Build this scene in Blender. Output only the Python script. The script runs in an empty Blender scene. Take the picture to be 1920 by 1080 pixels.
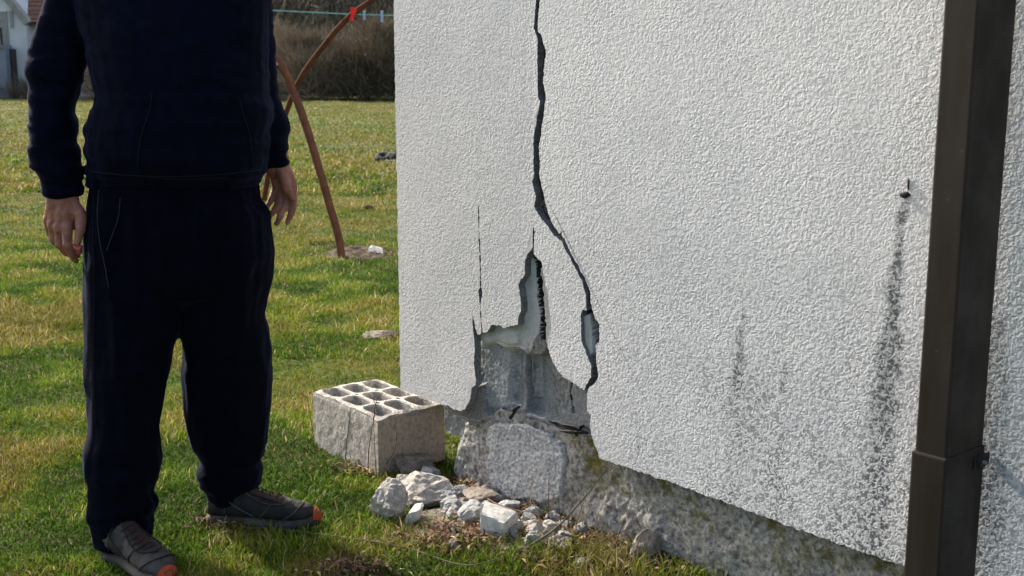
import bpy, bmesh, math, random
import numpy as np
from mathutils import Vector, Matrix, noise as mnoise

random.seed(7)
rng = np.random.default_rng(11)
S = bpy.context.scene
col = S.collection
R = math.radians

# ------------------------------------------------------------------ camera
FPX, CAMH = 2200.0, 1.2
TH = math.atan(410 / FPX)
cam_d = bpy.data.cameras.new('camera')
cam = bpy.data.objects.new('camera', cam_d)
col.objects.link(cam)
cam.location = (0, 0, CAMH)
cam.rotation_euler = (math.pi / 2 - TH, 0, 0)
cam_d.sensor_width = 36
cam_d.lens = 36 * FPX / 1920
cam_d.clip_end = 2000
cam_d.dof.use_dof = True
cam_d.dof.focus_distance = 3.2
cam_d.dof.aperture_fstop = 9.0
S.camera = cam

# ------------------------------------------------------------------ light
SUN_AZ, SUN_EL = 44.0, 34.0          # degrees left of straight ahead, height
sdir = Vector((-math.sin(R(SUN_AZ)) * math.cos(R(SUN_EL)), math.cos(R(SUN_AZ)) * math.cos(R(SUN_EL)), math.sin(R(SUN_EL))))
sun_d = bpy.data.lights.new('sun', 'SUN')
sun_d.energy = 3.3
sun_d.angle = R(1.5)
sun_d.color = (1.0, 0.95, 0.87)
sun = bpy.data.objects.new('sun', sun_d)
col.objects.link(sun)
sun.rotation_euler = sdir.to_track_quat('Z', 'Y').to_euler()
sun.location = (0, 0, 20)
world = bpy.data.worlds.new('World')
S.world = world
world.use_nodes = True
wn = world.node_tree.nodes
sky = wn.new('ShaderNodeTexSky')
sky.sky_type = 'NISHITA'
sky.sun_disc = False
sky.sun_elevation = R(SUN_EL)
sky.sun_rotation = R(-SUN_AZ)
sky.air_density = 1.0
sky.dust_density = 4.6
sky.ozone_density = 1.0
world.node_tree.links.new(sky.outputs[0], wn['Background'].inputs[0])
wn['Background'].inputs[1].default_value = 0.13
S.view_settings.view_transform = 'Standard'
S.view_settings.look = 'None'
S.view_settings.exposure = 1.18
S.view_settings.gamma = 1
S.render.resolution_x, S.render.resolution_y = 1024, 576

# ------------------------------------------------------------------ pixel -> place helpers (used only to survey real positions)
def ray(px, py):
    X = (px - 960) / FPX
    Y = (540 - py) / FPX
    return np.array([X, math.cos(TH) + Y * math.sin(TH), -math.sin(TH) + Y * math.cos(TH)])
CAM = np.array([0, 0, CAMH])
def ground_pt(px, py, z=0.0):
    d = ray(px, py)
    return CAM + d * ((z - CAMH) / d[2])
def at_y(px, py, Y):
    d = ray(px, py)
    return CAM + d * (Y / d[1])
YAW = R(-49.9)
U = np.array([math.cos(YAW), math.sin(YAW), 0])
N = np.array([U[1], -U[0], 0])
O = ground_pt(920, 922) + N * 0.03
def wall(px, py, w=0.0):               # -> local (u, -w, z) on the facade plane (or w in front of it)
    d = ray(px, py)
    t = ((O + N * w - CAM) @ N) / (d @ N)
    p = CAM + d * t
    return (float((p - O) @ U), -w, float(p[2]))

# ------------------------------------------------------------------ numpy noise
def _hash(ix, iy, iz):
    h = (ix.astype(np.int64) * 374761393 + iy.astype(np.int64) * 668265263 + iz.astype(np.int64) * 2147483647 + 974711)
    h = (h ^ (h >> 13)) * 1274126177
    h = h & 0xffffffff
    h = (h ^ (h >> 16)) * 2246822519 & 0xffffffff
    h = h ^ (h >> 15)
    return (h & 0xffffff) / float(0xffffff) * 2 - 1
def vnoise(P):
    P = np.asarray(P, float)
    f = np.floor(P)
    t = P - f
    t = t * t * t * (t * (t * 6 - 15) + 10)
    i = f.astype(np.int64)
    r = 0
    for dx in (0, 1):
        for dy in (0, 1):
            for dz in (0, 1):
                w = (t[:, 0] if dx else 1 - t[:, 0]) * (t[:, 1] if dy else 1 - t[:, 1]) * (t[:, 2] if dz else 1 - t[:, 2])
                r = r + w * _hash(i[:, 0] + dx, i[:, 1] + dy, i[:, 2] + dz)
    return r
def fbm(P, octv=4, gain=0.5):
    P = np.asarray(P, float)
    a, s, r = 1.0, 0.0, 0
    for k in range(octv):
        r = r + a * vnoise(P * (2.03 ** k) + 17.3 * k)
        s += a
        a *= gain
    return r / s
def smooth(a, b, x):
    t = np.clip((x - a) / (b - a), 0, 1)
    return t * t * (3 - 2 * t)
def in_poly(px, py, poly):
    inside = np.zeros(len(px), bool)
    n = len(poly)
    j = n - 1
    for i in range(n):
        xi, yi = poly[i]
        xj, yj = poly[j]
        c = ((yi > py) != (yj > py)) & (px < (xj - xi) * (py - yi) / (yj - yi + 1e-12) + xi)
        inside ^= c
        j = i
    return inside
def poly_sd(px, py, poly):             # signed distance, positive inside
    d = np.full(len(px), 1e9)
    n = len(poly)
    for i in range(n):
        x0, y0 = poly[i]
        x1, y1 = poly[(i + 1) % n]
        ex, ey = x1 - x0, y1 - y0
        t = np.clip(((px - x0) * ex + (py - y0) * ey) / (ex * ex + ey * ey + 1e-12), 0, 1)
        d = np.minimum(d, np.hypot(px - x0 - t * ex, py - y0 - t * ey))
    return np.where(in_poly(px, py, poly), d, -d)

# ------------------------------------------------------------------ object helpers
def tag(o, label=None, cat=None, group=None, kind=None):
    if label: o['label'] = label
    if cat: o['category'] = cat
    if group: o['group'] = group
    if kind: o['kind'] = kind
    return o
def empty(name, loc=(0, 0, 0), rz=0.0):
    o = bpy.data.objects.new(name, None)
    col.objects.link(o)
    o.location = loc
    o.rotation_euler = (0, 0, rz)
    o.empty_display_size = 0.1
    return o
def mesh_obj(name, verts, faces, mat, parent=None, smooth_=False, loc=None):
    me = bpy.data.meshes.new(name)
    me.from_pydata([tuple(map(float, v)) for v in verts], [], [tuple(map(int, f)) for f in faces])
    me.update()
    if smooth_:
        me.polygons.foreach_set('use_smooth', [True] * len(me.polygons))
    if mat: me.materials.append(mat)
    o = bpy.data.objects.new(name, me)
    col.objects.link(o)
    if parent: o.parent = parent
    if loc is not None: o.location = loc
    return o
def np_mesh(name, V, L, sizes, mat, parent=None, smooth_=False, colors=None):
    me = bpy.data.meshes.new(name)
    V = np.asarray(V, np.float32)
    L = np.asarray(L, np.int32)
    sizes = np.asarray(sizes, np.int32)
    me.vertices.add(len(V)); me.vertices.foreach_set('co', V.ravel())
    me.loops.add(len(L)); me.loops.foreach_set('vertex_index', L)
    me.polygons.add(len(sizes))
    st = np.concatenate(([0], np.cumsum(sizes)[:-1])).astype(np.int32)
    me.polygons.foreach_set('loop_start', st)
    me.polygons.foreach_set('loop_total', sizes)
    if smooth_: me.polygons.foreach_set('use_smooth', np.ones(len(sizes), bool))
    me.update(calc_edges=True)
    if colors is not None:
        ca = me.color_attributes.new('tint', 'FLOAT_COLOR', 'POINT')
        ca.data.foreach_set('color', np.asarray(colors, np.float32).ravel())
    me.materials.append(mat)
    o = bpy.data.objects.new(name, me)
    col.objects.link(o)
    if parent: o.parent = parent
    return o
def grid_mesh(name, nx, ny, V, mat, parent=None, keep=None, smooth_=True):
    idx = np.arange(nx * ny).reshape(ny, nx)
    q = np.stack([idx[:-1, :-1], idx[:-1, 1:], idx[1:, 1:], idx[1:, :-1]], -1).reshape(-1, 4)
    if keep is not None:
        q = q[keep[q].all(1)]
        used = np.unique(q)
        mp = np.full(nx * ny, -1); mp[used] = np.arange(len(used))
        q = mp[q]; V = V[used]
    return np_mesh(name, V, q.ravel(), np.full(len(q), 4), mat, parent, smooth_)
def bm_obj(name, bm, mat, parent=None, smooth_=False):
    me = bpy.data.meshes.new(name)
    bm.to_mesh(me); bm.free()
    if smooth_: me.polygons.foreach_set('use_smooth', [True] * len(me.polygons))
    me.materials.append(mat)
    o = bpy.data.objects.new(name, me)
    col.objects.link(o)
    if parent: o.parent = parent
    return o
def box_bm(bm, x0, x1, y0, y1, z0, z1, bevel=0.0):
    vs = [bm.verts.new(p) for p in ((x0,y0,z0),(x1,y0,z0),(x1,y1,z0),(x0,y1,z0),(x0,y0,z1),(x1,y0,z1),(x1,y1,z1),(x0,y1,z1))]
    fs = [bm.faces.new([vs[i] for i in f]) for f in ((0,3,2,1),(4,5,6,7),(0,1,5,4),(1,2,6,5),(2,3,7,6),(3,0,4,7))]
    if bevel:
        es = list({e for f in fs for e in f.edges})
        bmesh.ops.bevel(bm, geom=es, offset=bevel, segments=2, profile=0.6, affect='EDGES')
def box_obj(name, x0, x1, y0, y1, z0, z1, mat, parent=None, bevel=0.0):
    bm = bmesh.new()
    box_bm(bm, x0, x1, y0, y1, z0, z1, bevel)
    return bm_obj(name, bm, mat, parent)
def tube_vf(pts, rad, ns=8, cap=True):
    pts = [Vector(p) for p in pts]
    V, F = [], []
    t0 = (pts[1] - pts[0]).normalized()
    a = t0.orthogonal().normalized()
    for i, p in enumerate(pts):
        t = (pts[min(i + 1, len(pts) - 1)] - pts[max(i - 1, 0)]).normalized()
        a = (a - t * a.dot(t)).normalized()
        b = t.cross(a)
        r = rad[i] if hasattr(rad, '__len__') else rad
        for k in range(ns):
            an = 2 * math.pi * k / ns
            V.append(p + (a * math.cos(an) + b * math.sin(an)) * r)
    for i in range(len(pts) - 1):
        for k in range(ns):
            k2 = (k + 1) % ns
            F.append((i * ns + k, i * ns + k2, (i + 1) * ns + k2, (i + 1) * ns + k))
    if cap:
        F.append(tuple(range(ns - 1, -1, -1)))
        F.append(tuple((len(pts) - 1) * ns + k for k in range(ns)))
    return V, F
def tube(name, pts, rad, mat, parent=None, ns=8):
    V, F = tube_vf(pts, rad, ns)
    return mesh_obj(name, V, F, mat, parent, True)
def smooth_path(pts, n=8):
    P = [Vector(p) for p in pts]
    out = []
    for i in range(len(P) - 1):
        p0 = P[max(i - 1, 0)]; p1 = P[i]; p2 = P[i + 1]; p3 = P[min(i + 2, len(P) - 1)]
        for k in range(n):
            t = k / n
            out.append(0.5 * ((2 * p1) + (p2 - p0) * t + (2 * p0 - 5 * p1 + 4 * p2 - p3) * t * t + (3 * p1 - p0 - 3 * p2 + p3) * t ** 3))
    out.append(P[-1])
    return out

# ------------------------------------------------------------------ materials
class NT:
    def __init__(s, name, rough=0.85, spec=0.3):
        s.m = bpy.data.materials.new(name); s.m.use_nodes = True
        s.t = s.m.node_tree; s.n = s.t.nodes; s.b = s.n['Principled BSDF']
        s.b.inputs['Roughness'].default_value = rough
        s.b.inputs['Specular IOR Level'].default_value = spec
        s.out = s.n['Material Output']
        s.tc = s.n.new('ShaderNodeTexCoord')
        s.P = s.tc.outputs['Object']
    def link(s, a, b): s.t.links.new(a, b)
    def set(s, sock, v):
        if hasattr(v, 'links') or isinstance(v, bpy.types.NodeSocket): s.link(v, sock)
        else: sock.default_value = v
    def math(s, op, a, b=0.0, c=0.0, clamp=False):
        n = s.n.new('ShaderNodeMath'); n.operation = op; n.use_clamp = clamp
        for i, v in enumerate((a, b, c)): s.set(n.inputs[i], v)
        return n.outputs[0]
    def noise(s, scale, detail=3, rough=0.55, dist=0.0, vec=None):
        n = s.n.new('ShaderNodeTexNoise')
        s.link(vec or s.P, n.inputs['Vector'])
        n.inputs['Scale'].default_value = scale; n.inputs['Detail'].default_value = detail
        n.inputs['Roughness'].default_value = rough; n.inputs['Distortion'].default_value = dist
        return n.outputs[0]
    def voro(s, scale, feature='F1', rand=1.0, vec=None, smoothness=None):
        n = s.n.new('ShaderNodeTexVoronoi'); n.feature = feature
        s.link(vec or s.P, n.inputs['Vector'])
        n.inputs['Scale'].default_value = scale; n.inputs['Randomness'].default_value = rand
        return n.outputs['Distance']
    def ramp(s, v, lo, hi, a=0.0, b=1.0):
        n = s.n.new('ShaderNodeMapRange'); n.interpolation_type = 'SMOOTHSTEP'
        for i, x in enumerate((v, lo, hi, a, b)): s.set(n.inputs[i], x)
        return n.outputs[0]
    def mix(s, f, a, b, mode='MIX'):
        n = s.n.new('ShaderNodeMix'); n.data_type = 'RGBA'; n.blend_type = mode
        s.set(n.inputs[0], f)
        s.set(n.inputs[6], a if not isinstance(a, tuple) else (*a, 1)[:4])
        s.set(n.inputs[7], b if not isinstance(b, tuple) else (*b, 1)[:4])
        return n.outputs[2]
    def map(s, scale=(1, 1, 1), loc=(0, 0, 0), rot=(0, 0, 0), vec=None):
        n = s.n.new('ShaderNodeMapping'); s.link(vec or s.P, n.inputs[0])
        n.inputs['Scale'].default_value = scale; n.inputs['Location'].default_value = loc; n.inputs['Rotation'].default_value = rot
        return n.outputs[0]
    def sep(s, vec=None):
        n = s.n.new('ShaderNodeSeparateXYZ'); s.link(vec or s.P, n.inputs[0]); return n.outputs
    def bump(s, h, dist, strength=1.0, prev=None):
        n = s.n.new('ShaderNodeBump'); s.link(h, n.inputs['Height'])
        n.inputs['Distance'].default_value = dist; n.inputs['Strength'].default_value = strength
        if prev: s.link(prev, n.inputs['Normal'])
        return n.outputs[0]
    def color(s, c): s.set(s.b.inputs['Base Color'], c if not isinstance(c, tuple) else (*c, 1)[:4])
    def normal(s, nn): s.link(nn, s.b.inputs['Normal'])

def simple(name, ca, cb, scale=8, rough=0.85, spec=0.3, bump=0.0, bscale=60, detail=4, metal=0.0):
    M = NT(name, rough, spec)
    M.color(M.mix(M.ramp(M.noise(scale, detail), 0.32, 0.68), ca, cb))
    if bump: M.normal(M.bump(M.noise(bscale, 5, 0.6), bump))
    M.b.inputs['Metallic'].default_value = metal
    return M.m

# --- textured render of the facade
def stucco_mat(name, stains):
    M = NT(name, 0.92, 0.15)
    x, y, z = M.sep()
    flat = M.map((1, 1, 1))
    g1 = M.noise(108, 2.0, 0.45, 1.1)
    g2 = M.voro(122)
    g3 = M.noise(420, 2, 0.5)
    h = M.math('ADD', M.math('MULTIPLY', M.ramp(g1, 0.30, 0.68), 1.15), M.math('MULTIPLY', M.ramp(g2, 0.1, 0.7), -0.35))
    h = M.math('ADD', h, M.math('MULTIPLY', g3, 0.07))
    h = M.math('MULTIPLY', h, M.ramp(M.noise(5.5, 4, 0.65), 0.3, 0.7, 0.55, 1.15))
    nb = M.bump(h, 0.00082, 1.0)
    big = M.bump(M.noise(3.2, 3, 0.5), 0.010, 0.35, nb)
    M.normal(big)
    base = M.mix(M.ramp(M.noise(2.2, 4, 0.6), 0.3, 0.7), (0.755, 0.74, 0.735), (0.845, 0.825, 0.81))
    # grime sits in the hollows of the texture, denser low down
    hollow = M.ramp(h, 0.02, 0.42, 1.0, 0.0)
    lowr = M.ramp(z, 0.22, 0.95, 1.0, 0.0)
    patch = M.ramp(M.noise(3.5, 4, 0.65), 0.4, 0.66)
    right = M.ramp(x, 0.25, 1.15, 0.15, 1.0)
    sp = M.ramp(M.noise(190, 2, 0.5), 0.40, 0.66)
    amt = M.math('MULTIPLY', M.math('MULTIPLY', lowr, right), M.math('ADD', 0.45, patch))
    amt = M.math('ADD', M.math('MULTIPLY', amt, 0.72), 0.26)
    streak = None
    for (u0, z_top, z_bot, w0, w1, drift, stren) in stains:
        t = M.ramp(z, z_top, z_bot, 0.0, 1.0)
        nt = s_t = M.math('DIVIDE', M.math('SUBTRACT', z_top, z), z_top - z_bot, clamp=True)
        cx = M.math('ADD', M.math('ADD', u0, M.math('MULTIPLY', s_t, drift)), M.math('MULTIPLY', M.math('SUBTRACT', M.noise(14, 3), 0.5), 0.05))
        wd = M.math('ADD', w0, M.math('MULTIPLY', s_t, w1 - w0))
        d = M.math('DIVIDE', M.math('ABSOLUTE', M.math('SUBTRACT', x, cx)), wd)
        a = M.ramp(d, 0.25, 1.25, 1.0, 0.0)
        a = M.math('MULTIPLY', a, M.ramp(z, z_top + 0.01, z_top - 0.015, 0.0, 1.0))
        a = M.math('MULTIPLY', a, M.ramp(s_t, 0.55, 1.0, 1.0, 0.35))
        a = M.math('MULTIPLY', a, stren)
        streak = a if streak is None else M.math('ADD', streak, a)
        amt = M.math('ADD', amt, M.math('MULTIPLY', a, 0.6))
    f = M.math('MULTIPLY', M.math('ADD', M.math('MULTIPLY', hollow, 0.62), M.math('MULTIPLY', sp, 0.26)), amt, clamp=True)
    f = M.math('ADD', f, M.math('MULTIPLY', streak, M.ramp(M.noise(45, 4, 0.65), 0.3, 0.7, 0.30, 0.74)), clamp=True)
    c = M.mix(f, base, (0.13, 0.14, 0.145))
    # faint ochre lichen specks
    l = M.math('MULTIPLY', M.ramp(M.noise(24, 4, 0.7), 0.62, 0.74), M.math('MULTIPLY', right, 0.22))
    c = M.mix(l, c, (0.42, 0.38, 0.22))
    M.color(c)
    return M.m

def concrete_mat(name, ca, cb, cc, scale=9, bscale=70, bump=0.004, fine=0.0012, moss=0.0, dark=0.0):
    M = NT(name, 0.93, 0.2)
    c = M.mix(M.ramp(M.noise(scale, 5, 0.62), 0.36, 0.64), ca, cb)
    c = M.mix(M.ramp(M.noise(bscale * 1.6, 4, 0.65), 0.42, 0.60), c, cc)
    if dark:
        c = M.mix(M.math('MULTIPLY', M.ramp(M.noise(bscale * 0.8, 4, 0.7), 0.50, 0.60), dark), c, (0.05, 0.055, 0.055))
    if moss:
        x, y, z = M.sep()
        mm = M.math('MULTIPLY', M.ramp(M.noise(11, 6, 0.75), 0.47, 0.62), moss)
        mm = M.math('MULTIPLY', mm, M.ramp(z, 0.08, 0.2, 0.10, 1.0))
        mm = M.math('MULTIPLY', mm, M.ramp(x, 0.25, 0.4, 0.0, 1.0))
        c = M.mix(mm, c, M.mix(M.noise(40, 3), (0.10, 0.095, 0.02), (0.27, 0.23, 0.05)))
    M.color(c)
    n1 = M.bump(M.noise(bscale, 5, 0.65), bump)
    M.normal(M.bump(M.noise(bscale * 5, 3, 0.6), fine, 1.0, n1))
    return M.m

def tint_mat(name, transl=0.35, rough=0.6):
    M = NT(name, rough, 0.25)
    a = M.n.new('ShaderNodeAttribute'); a.attribute_name = 'tint'
    M.link(a.outputs['Color'], M.b.inputs['Base Color'])
    tr = M.n.new('ShaderNodeBsdfTranslucent'); M.link(a.outputs['Color'], tr.inputs[0])
    ms = M.n.new('ShaderNodeMixShader'); ms.inputs[0].default_value = transl
    M.link(M.b.outputs[0], ms.inputs[1]); M.link(tr.outputs[0], ms.inputs[2]); M.link(ms.outputs[0], M.out.inputs[0])
    return M.m

M_grass = tint_mat('grass_blade')
M_twig = tint_mat('brush_twig', 0.1, 0.9)
M_grass.node_tree.nodes['Principled BSDF'].inputs['Specular IOR Level'].default_value = 0.12

def ground_mat():
    M = NT('field_soil_and_turf', 0.95, 0.1)
    far = M.noise(0.35, 5, 0.6)
    mid = M.noise(1.7, 5, 0.65)
    fine = M.noise(38, 5, 0.7)
    g = M.mix(M.ramp(mid, 0.38, 0.62), (0.060, 0.090, 0.012), (0.105, 0.120, 0.020))
    g = M.mix(M.ramp(far, 0.44, 0.66), g, (0.15, 0.135, 0.045))
    g = M.mix(M.ramp(fine, 0.44, 0.66), g, (0.045, 0.045, 0.016))
    stretched = M.noise(1.0, 5, 0.7, vec=M.map((0.5, 2.6, 1)))
    g = M.mix(M.ramp(stretched, 0.56, 0.72, 0, 0.55), g, (0.055, 0.05, 0.02))
    M.color(g)
    M.normal(M.bump(M.noise(26, 6, 0.7), 0.03, 1.0, M.bump(M.noise(4, 4, 0.6), 0.08, 0.8)))
    return M.m
M_ground = ground_mat()

M_masonry = concrete_mat('grey_mortar_core', (0.225, 0.235, 0.24), (0.15, 0.16, 0.165), (0.30, 0.30, 0.29), 14, 60, 0.0025, 0.0006)
M_adhesive = concrete_mat('pale_adhesive_mortar', (0.60, 0.61, 0.60), (0.44, 0.45, 0.44), (0.52, 0.51, 0.47), 18, 80, 0.002, 0.0006)
M_fragment = concrete_mat('brown_grey_fragment', (0.20, 0.19, 0.17), (0.13, 0.13, 0.12), (0.28, 0.27, 0.25), 22, 80, 0.003)
M_plinth = concrete_mat('weathered_plinth_concrete', (0.50, 0.475, 0.43), (0.29, 0.27, 0.235), (0.62, 0.60, 0.56), 16, 105, 0.010, 0.0025, moss=0.95, dark=0.7)
M_patchr = concrete_mat('grey_plinth_render', (0.55, 0.555, 0.55), (0.40, 0.405, 0.40), (0.66, 0.65, 0.63), 12, 120, 0.004, 0.0012, dark=0.5)
M_block = concrete_mat('hollow_block_concrete', (0.44, 0.41, 0.365), (0.35, 0.32, 0.28), (0.54, 0.505, 0.455), 10, 95, 0.005, 0.0018, dark=0.45)
M_cheek = concrete_mat('streaky_grey_mortar', (0.38, 0.39, 0.39), (0.25, 0.26, 0.26), (0.46, 0.46, 0.44), 20, 70, 0.003, 0.0008)
M_joint_shade = simple('painted_joint_shade', (0.02, 0.02, 0.02), (0.05, 0.05, 0.048), 40, 0.95, 0.1)  # near-black colour stands in for the shade deep in the fissure
M_foam = concrete_mat('cut_grey_insulation_edge', (0.17, 0.18, 0.18), (0.11, 0.115, 0.115), (0.24, 0.25, 0.25), 30, 90, 0.003)
M_tar = simple('black_membrane', (0.012, 0.012, 0.013), (0.03, 0.03, 0.03), 30, 0.7, 0.3, 0.003)

M_blockb = concrete_mat('brown_block_end', (0.40, 0.32, 0.245), (0.31, 0.245, 0.18), (0.48, 0.40, 0.32), 7, 95, 0.005, 0.0018, dark=0.4)  # browner version of the block concrete for one end
def rock_mat(name, a, b, c):
    return concrete_mat(name, a, b, c, 22, 48, 0.009, 0.0022, dark=0.3)
M_rock = {'light': rock_mat('pale_rubble', (0.44, 0.40, 0.345), (0.29, 0.265, 0.23), (0.56, 0.52, 0.47)),
          'grey': rock_mat('grey_rubble', (0.33, 0.33, 0.33), (0.22, 0.215, 0.21), (0.45, 0.44, 0.42)),
          'brown': rock_mat('brown_rubble', (0.27, 0.22, 0.18), (0.19, 0.155, 0.125), (0.36, 0.31, 0.26)),
          'white': concrete_mat('clean_broken_plaster', (0.62, 0.585, 0.52), (0.48, 0.45, 0.385), (0.70, 0.67, 0.61), 16, 40, 0.002)}
M_white = simple('bright_white_stone', (0.82, 0.80, 0.76), (0.68, 0.66, 0.62), 12, 0.8, 0.3, 0.004)

def metal_pipe_mat():
    M = NT('brown_painted_metal', 0.5, 0.22)
    c = M.mix(M.ramp(M.noise(5, 5, 0.6, vec=M.map((6, 6, 0.8))), 0.35, 0.7), (0.020, 0.0155, 0.012), (0.031, 0.024, 0.018))
    c = M.mix(M.ramp(M.noise(60, 4, 0.7), 0.66, 0.74, 0, 0.5), c, (0.12, 0.11, 0.10))
    M.color(c)
    M.set(M.b.inputs['Roughness'], M.ramp(M.noise(12, 4), 0.3, 0.7, 0.45, 0.7))
    M.normal(M.bump(M.noise(5, 3), 0.004, 0.4))
    return M.m
M_pipe = metal_pipe_mat()
M_rust = simple('rusty_steel', (0.115, 0.038, 0.016), (0.06, 0.025, 0.015), 14, 0.85, 0.12, 0.0015, 160)
M_rust2 = simple('flaking_rust', (0.13, 0.055, 0.034), (0.08, 0.038, 0.028), 14, 0.85, 0.12, 0.0015, 160)
M_steel = simple('dull_steel', (0.30, 0.29, 0.27), (0.18, 0.16, 0.14), 40, 0.5, 0.5, metal=0.6)

def cloth(name, a, b, wave=None):
    M = NT(name, 0.95, 0.06)
    M.color(M.mix(M.ramp(M.noise(30, 4), 0.3, 0.7), a, b))
    M.b.inputs['Sheen Weight'].default_value = 0.10
    M.b.inputs['Sheen Roughness'].default_value = 0.35
    M.b.inputs['Sheen Tint'].default_value = (0.35, 0.45, 0.9, 1)
    n = M.bump(M.noise(700, 2, 0.5), 0.0006)
    M.normal(M.bump(M.noise(26, 4, 0.5), 0.006, 0.6, n))
    return M.m
M_sweat = cloth('navy_fleece', (0.0018, 0.0024, 0.0085), (0.0031, 0.0041, 0.0145))
M_pants = cloth('dark_track_fabric', (0.0014, 0.0018, 0.005), (0.0024, 0.003, 0.009))
def skin_mat():
    M = NT('weathered_skin', 0.52, 0.4)
    c = M.mix(M.ramp(M.noise(38, 4, 0.6), 0.35, 0.65), (0.40, 0.18, 0.13), (0.26, 0.095, 0.068))
    M.color(c)
    M.b.inputs['Subsurface Weight'].default_value = 0.12
    M.b.inputs['Subsurface Radius'].default_value = (0.012, 0.004, 0.002)
    M.b.inputs['Subsurface Scale'].default_value = 0.4
    n = M.bump(M.noise(90, 4, 0.6, 0.6), 0.0016)
    M.normal(M.bump(M.noise(420, 3, 0.6), 0.0005, 1.0, n))
    return M.m
M_skin = skin_mat()
M_hair = simple('short_grey_hair', (0.10, 0.09, 0.08), (0.17, 0.16, 0.15), 60, 0.8, 0.3, 0.003, 300)
M_shoe = simple('worn_grey_shoe', (0.032, 0.031, 0.029), (0.075, 0.070, 0.062), 22, 0.8, 0.25, 0.0015, 220)
M_shoe2 = simple('dark_grey_shoe', (0.013, 0.013, 0.014), (0.030, 0.028, 0.026), 22, 0.8, 0.25, 0.0015, 220)
M_sole = simple('dirty_rubber_sole', (0.045, 0.043, 0.04), (0.11, 0.10, 0.085), 18, 0.85, 0.2, 0.002, 120)
M_orange = simple('orange_rubber', (0.55, 0.085, 0.018), (0.42, 0.06, 0.015), 30, 0.6, 0.3, 0.001, 200)
M_lace = simple('brown_red_lace', (0.028, 0.018, 0.016), (0.055, 0.028, 0.024), 60, 0.9)
M_stem = {'brown': simple('brown_dry_stem', (0.17, 0.085, 0.045), (0.10, 0.05, 0.03), 40),
          'dark': simple('dark_dead_stem', (0.03, 0.022, 0.018), (0.055, 0.04, 0.03), 40),
          'straw': simple('straw_coloured_stem', (0.42, 0.31, 0.17), (0.28, 0.2, 0.11), 40),
          'green': simple('dull_green_stem', (0.10, 0.11, 0.05), (0.17, 0.15, 0.08), 40)}
M_wire = simple('dull_wire', (0.09, 0.09, 0.06), (0.15, 0.14, 0.10), 30, 0.8)
M_rope = simple('teal_line', (0.10, 0.30, 0.29), (0.16, 0.36, 0.36), 20, 0.7)
M_peg = simple('pale_blue_plastic', (0.22, 0.34, 0.50), (0.30, 0.42, 0.58), 20, 0.5)
M_red = simple('red_ribbon', (0.85, 0.03, 0.02), (0.70, 0.02, 0.02), 20, 0.7)
M_hwhite = simple('whitewashed_wall', (0.74, 0.73, 0.70), (0.62, 0.62, 0.61), 1.6, 0.9, 0.1, 0.01, 12)
M_hshade = simple('shade_grey_cellar_wall', (0.33, 0.35, 0.38), (0.25, 0.27, 0.30), 1.3, 0.9, 0.1, 0.01, 12)  # shadow on the lower wall is put into this bluish grey
M_shut = simple('grey_shutter', (0.36, 0.35, 0.31), (0.28, 0.27, 0.24), 5, 0.8)
M_dark = simple('dark_paint', (0.04, 0.035, 0.03), (0.08, 0.07, 0.06), 6, 0.7)
def tile_mat():
    M = NT('old_clay_tiles', 0.9, 0.15)
    x, y, z = M.sep()
    w = M.n.new('ShaderNodeTexWave'); w.wave_type = 'BANDS'; w.bands_direction = 'X'; w.inputs['Scale'].default_value = 1.3; w.inputs['Distortion'].default_value = 0.4
    M.link(M.P, w.inputs[0])
    w2 = M.n.new('ShaderNodeTexWave'); w2.wave_type = 'BANDS'; w2.bands_direction = 'Z'; w2.inputs['Scale'].default_value = 1.6; w2.inputs['Distortion'].default_value = 0.6
    M.link(M.P, w2.inputs[0])
    c = M.mix(M.ramp(M.noise(2.4, 5, 0.7), 0.35, 0.65), (0.26, 0.12, 0.075), (0.15, 0.085, 0.062))
    c = M.mix(M.ramp(w2.outputs['Fac'], 0.0, 0.25, 0.6, 0.0), c, (0.04, 0.025, 0.02))
    M.color(c)
    h = M.math('ADD', w.outputs['Fac'], w2.outputs['Fac'])
    M.normal(M.bump(h, 0.05))
    return M.m
M_tile = tile_mat()

# ------------------------------------------------------------------ GROUND
def gz(x, y):
    x = np.asarray(x, float); y = np.asarray(y, float)
    sh = x.shape
    x = x.ravel(); y = y.ravel()
    z0 = np.zeros_like(x)
    z = 0.012 * fbm(np.stack([x * 2.2, y * 2.2, z0], 1), 3) + 0.010 * fbm(np.stack([x * 7, y * 7, z0 + 4], 1), 2)
    far = smooth(6, 14, y)
    z = z + far * 0.07 * fbm(np.stack([x * 0.45, y * 0.45, z0 + 9], 1), 3)
    # soil banked up against the foot of the wall on the right
    du = (x - O[0]) * U[0] + (y - O[1]) * U[1]
    dw = (x - O[0]) * N[0] + (y - O[1]) * N[1]
    z = z + 0.02 * smooth(0.55, 0.9, du) * smooth(0.35, 0.0, np.abs(dw))
    return z.reshape(sh)
def axis_pts(fine0, fine1, step, lo, hi, g):
    a = list(np.arange(fine0, fine1, step))
    s, v = step, fine1
    while v < hi:
        a.append(v); s *= g; v += s
    a.append(hi)
    s, v, b = step * g, fine0 - step, []
    while v > lo:
        b.append(v); s *= g; v -= s
    b.append(lo)
    return np.array(b[::-1] + a)
xs = axis_pts(-3.0, 1.6, 0.03, -400, 400, 1.09)
ys = axis_pts(2.0, 6.5, 0.03, -60, 700, 1.05)
GX, GY = np.meshgrid(xs, ys)
GV = np.stack([GX.ravel(), GY.ravel(), gz(GX, GY).ravel()], 1)
ground = grid_mesh('ground', len(xs), len(ys), GV, M_ground)
tag(ground, 'rough green and yellow pasture turf reaching to the scrub', kind='structure')
def gzs(x, y): return float(gz(np.array([x]), np.array([y]))[0])

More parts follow.
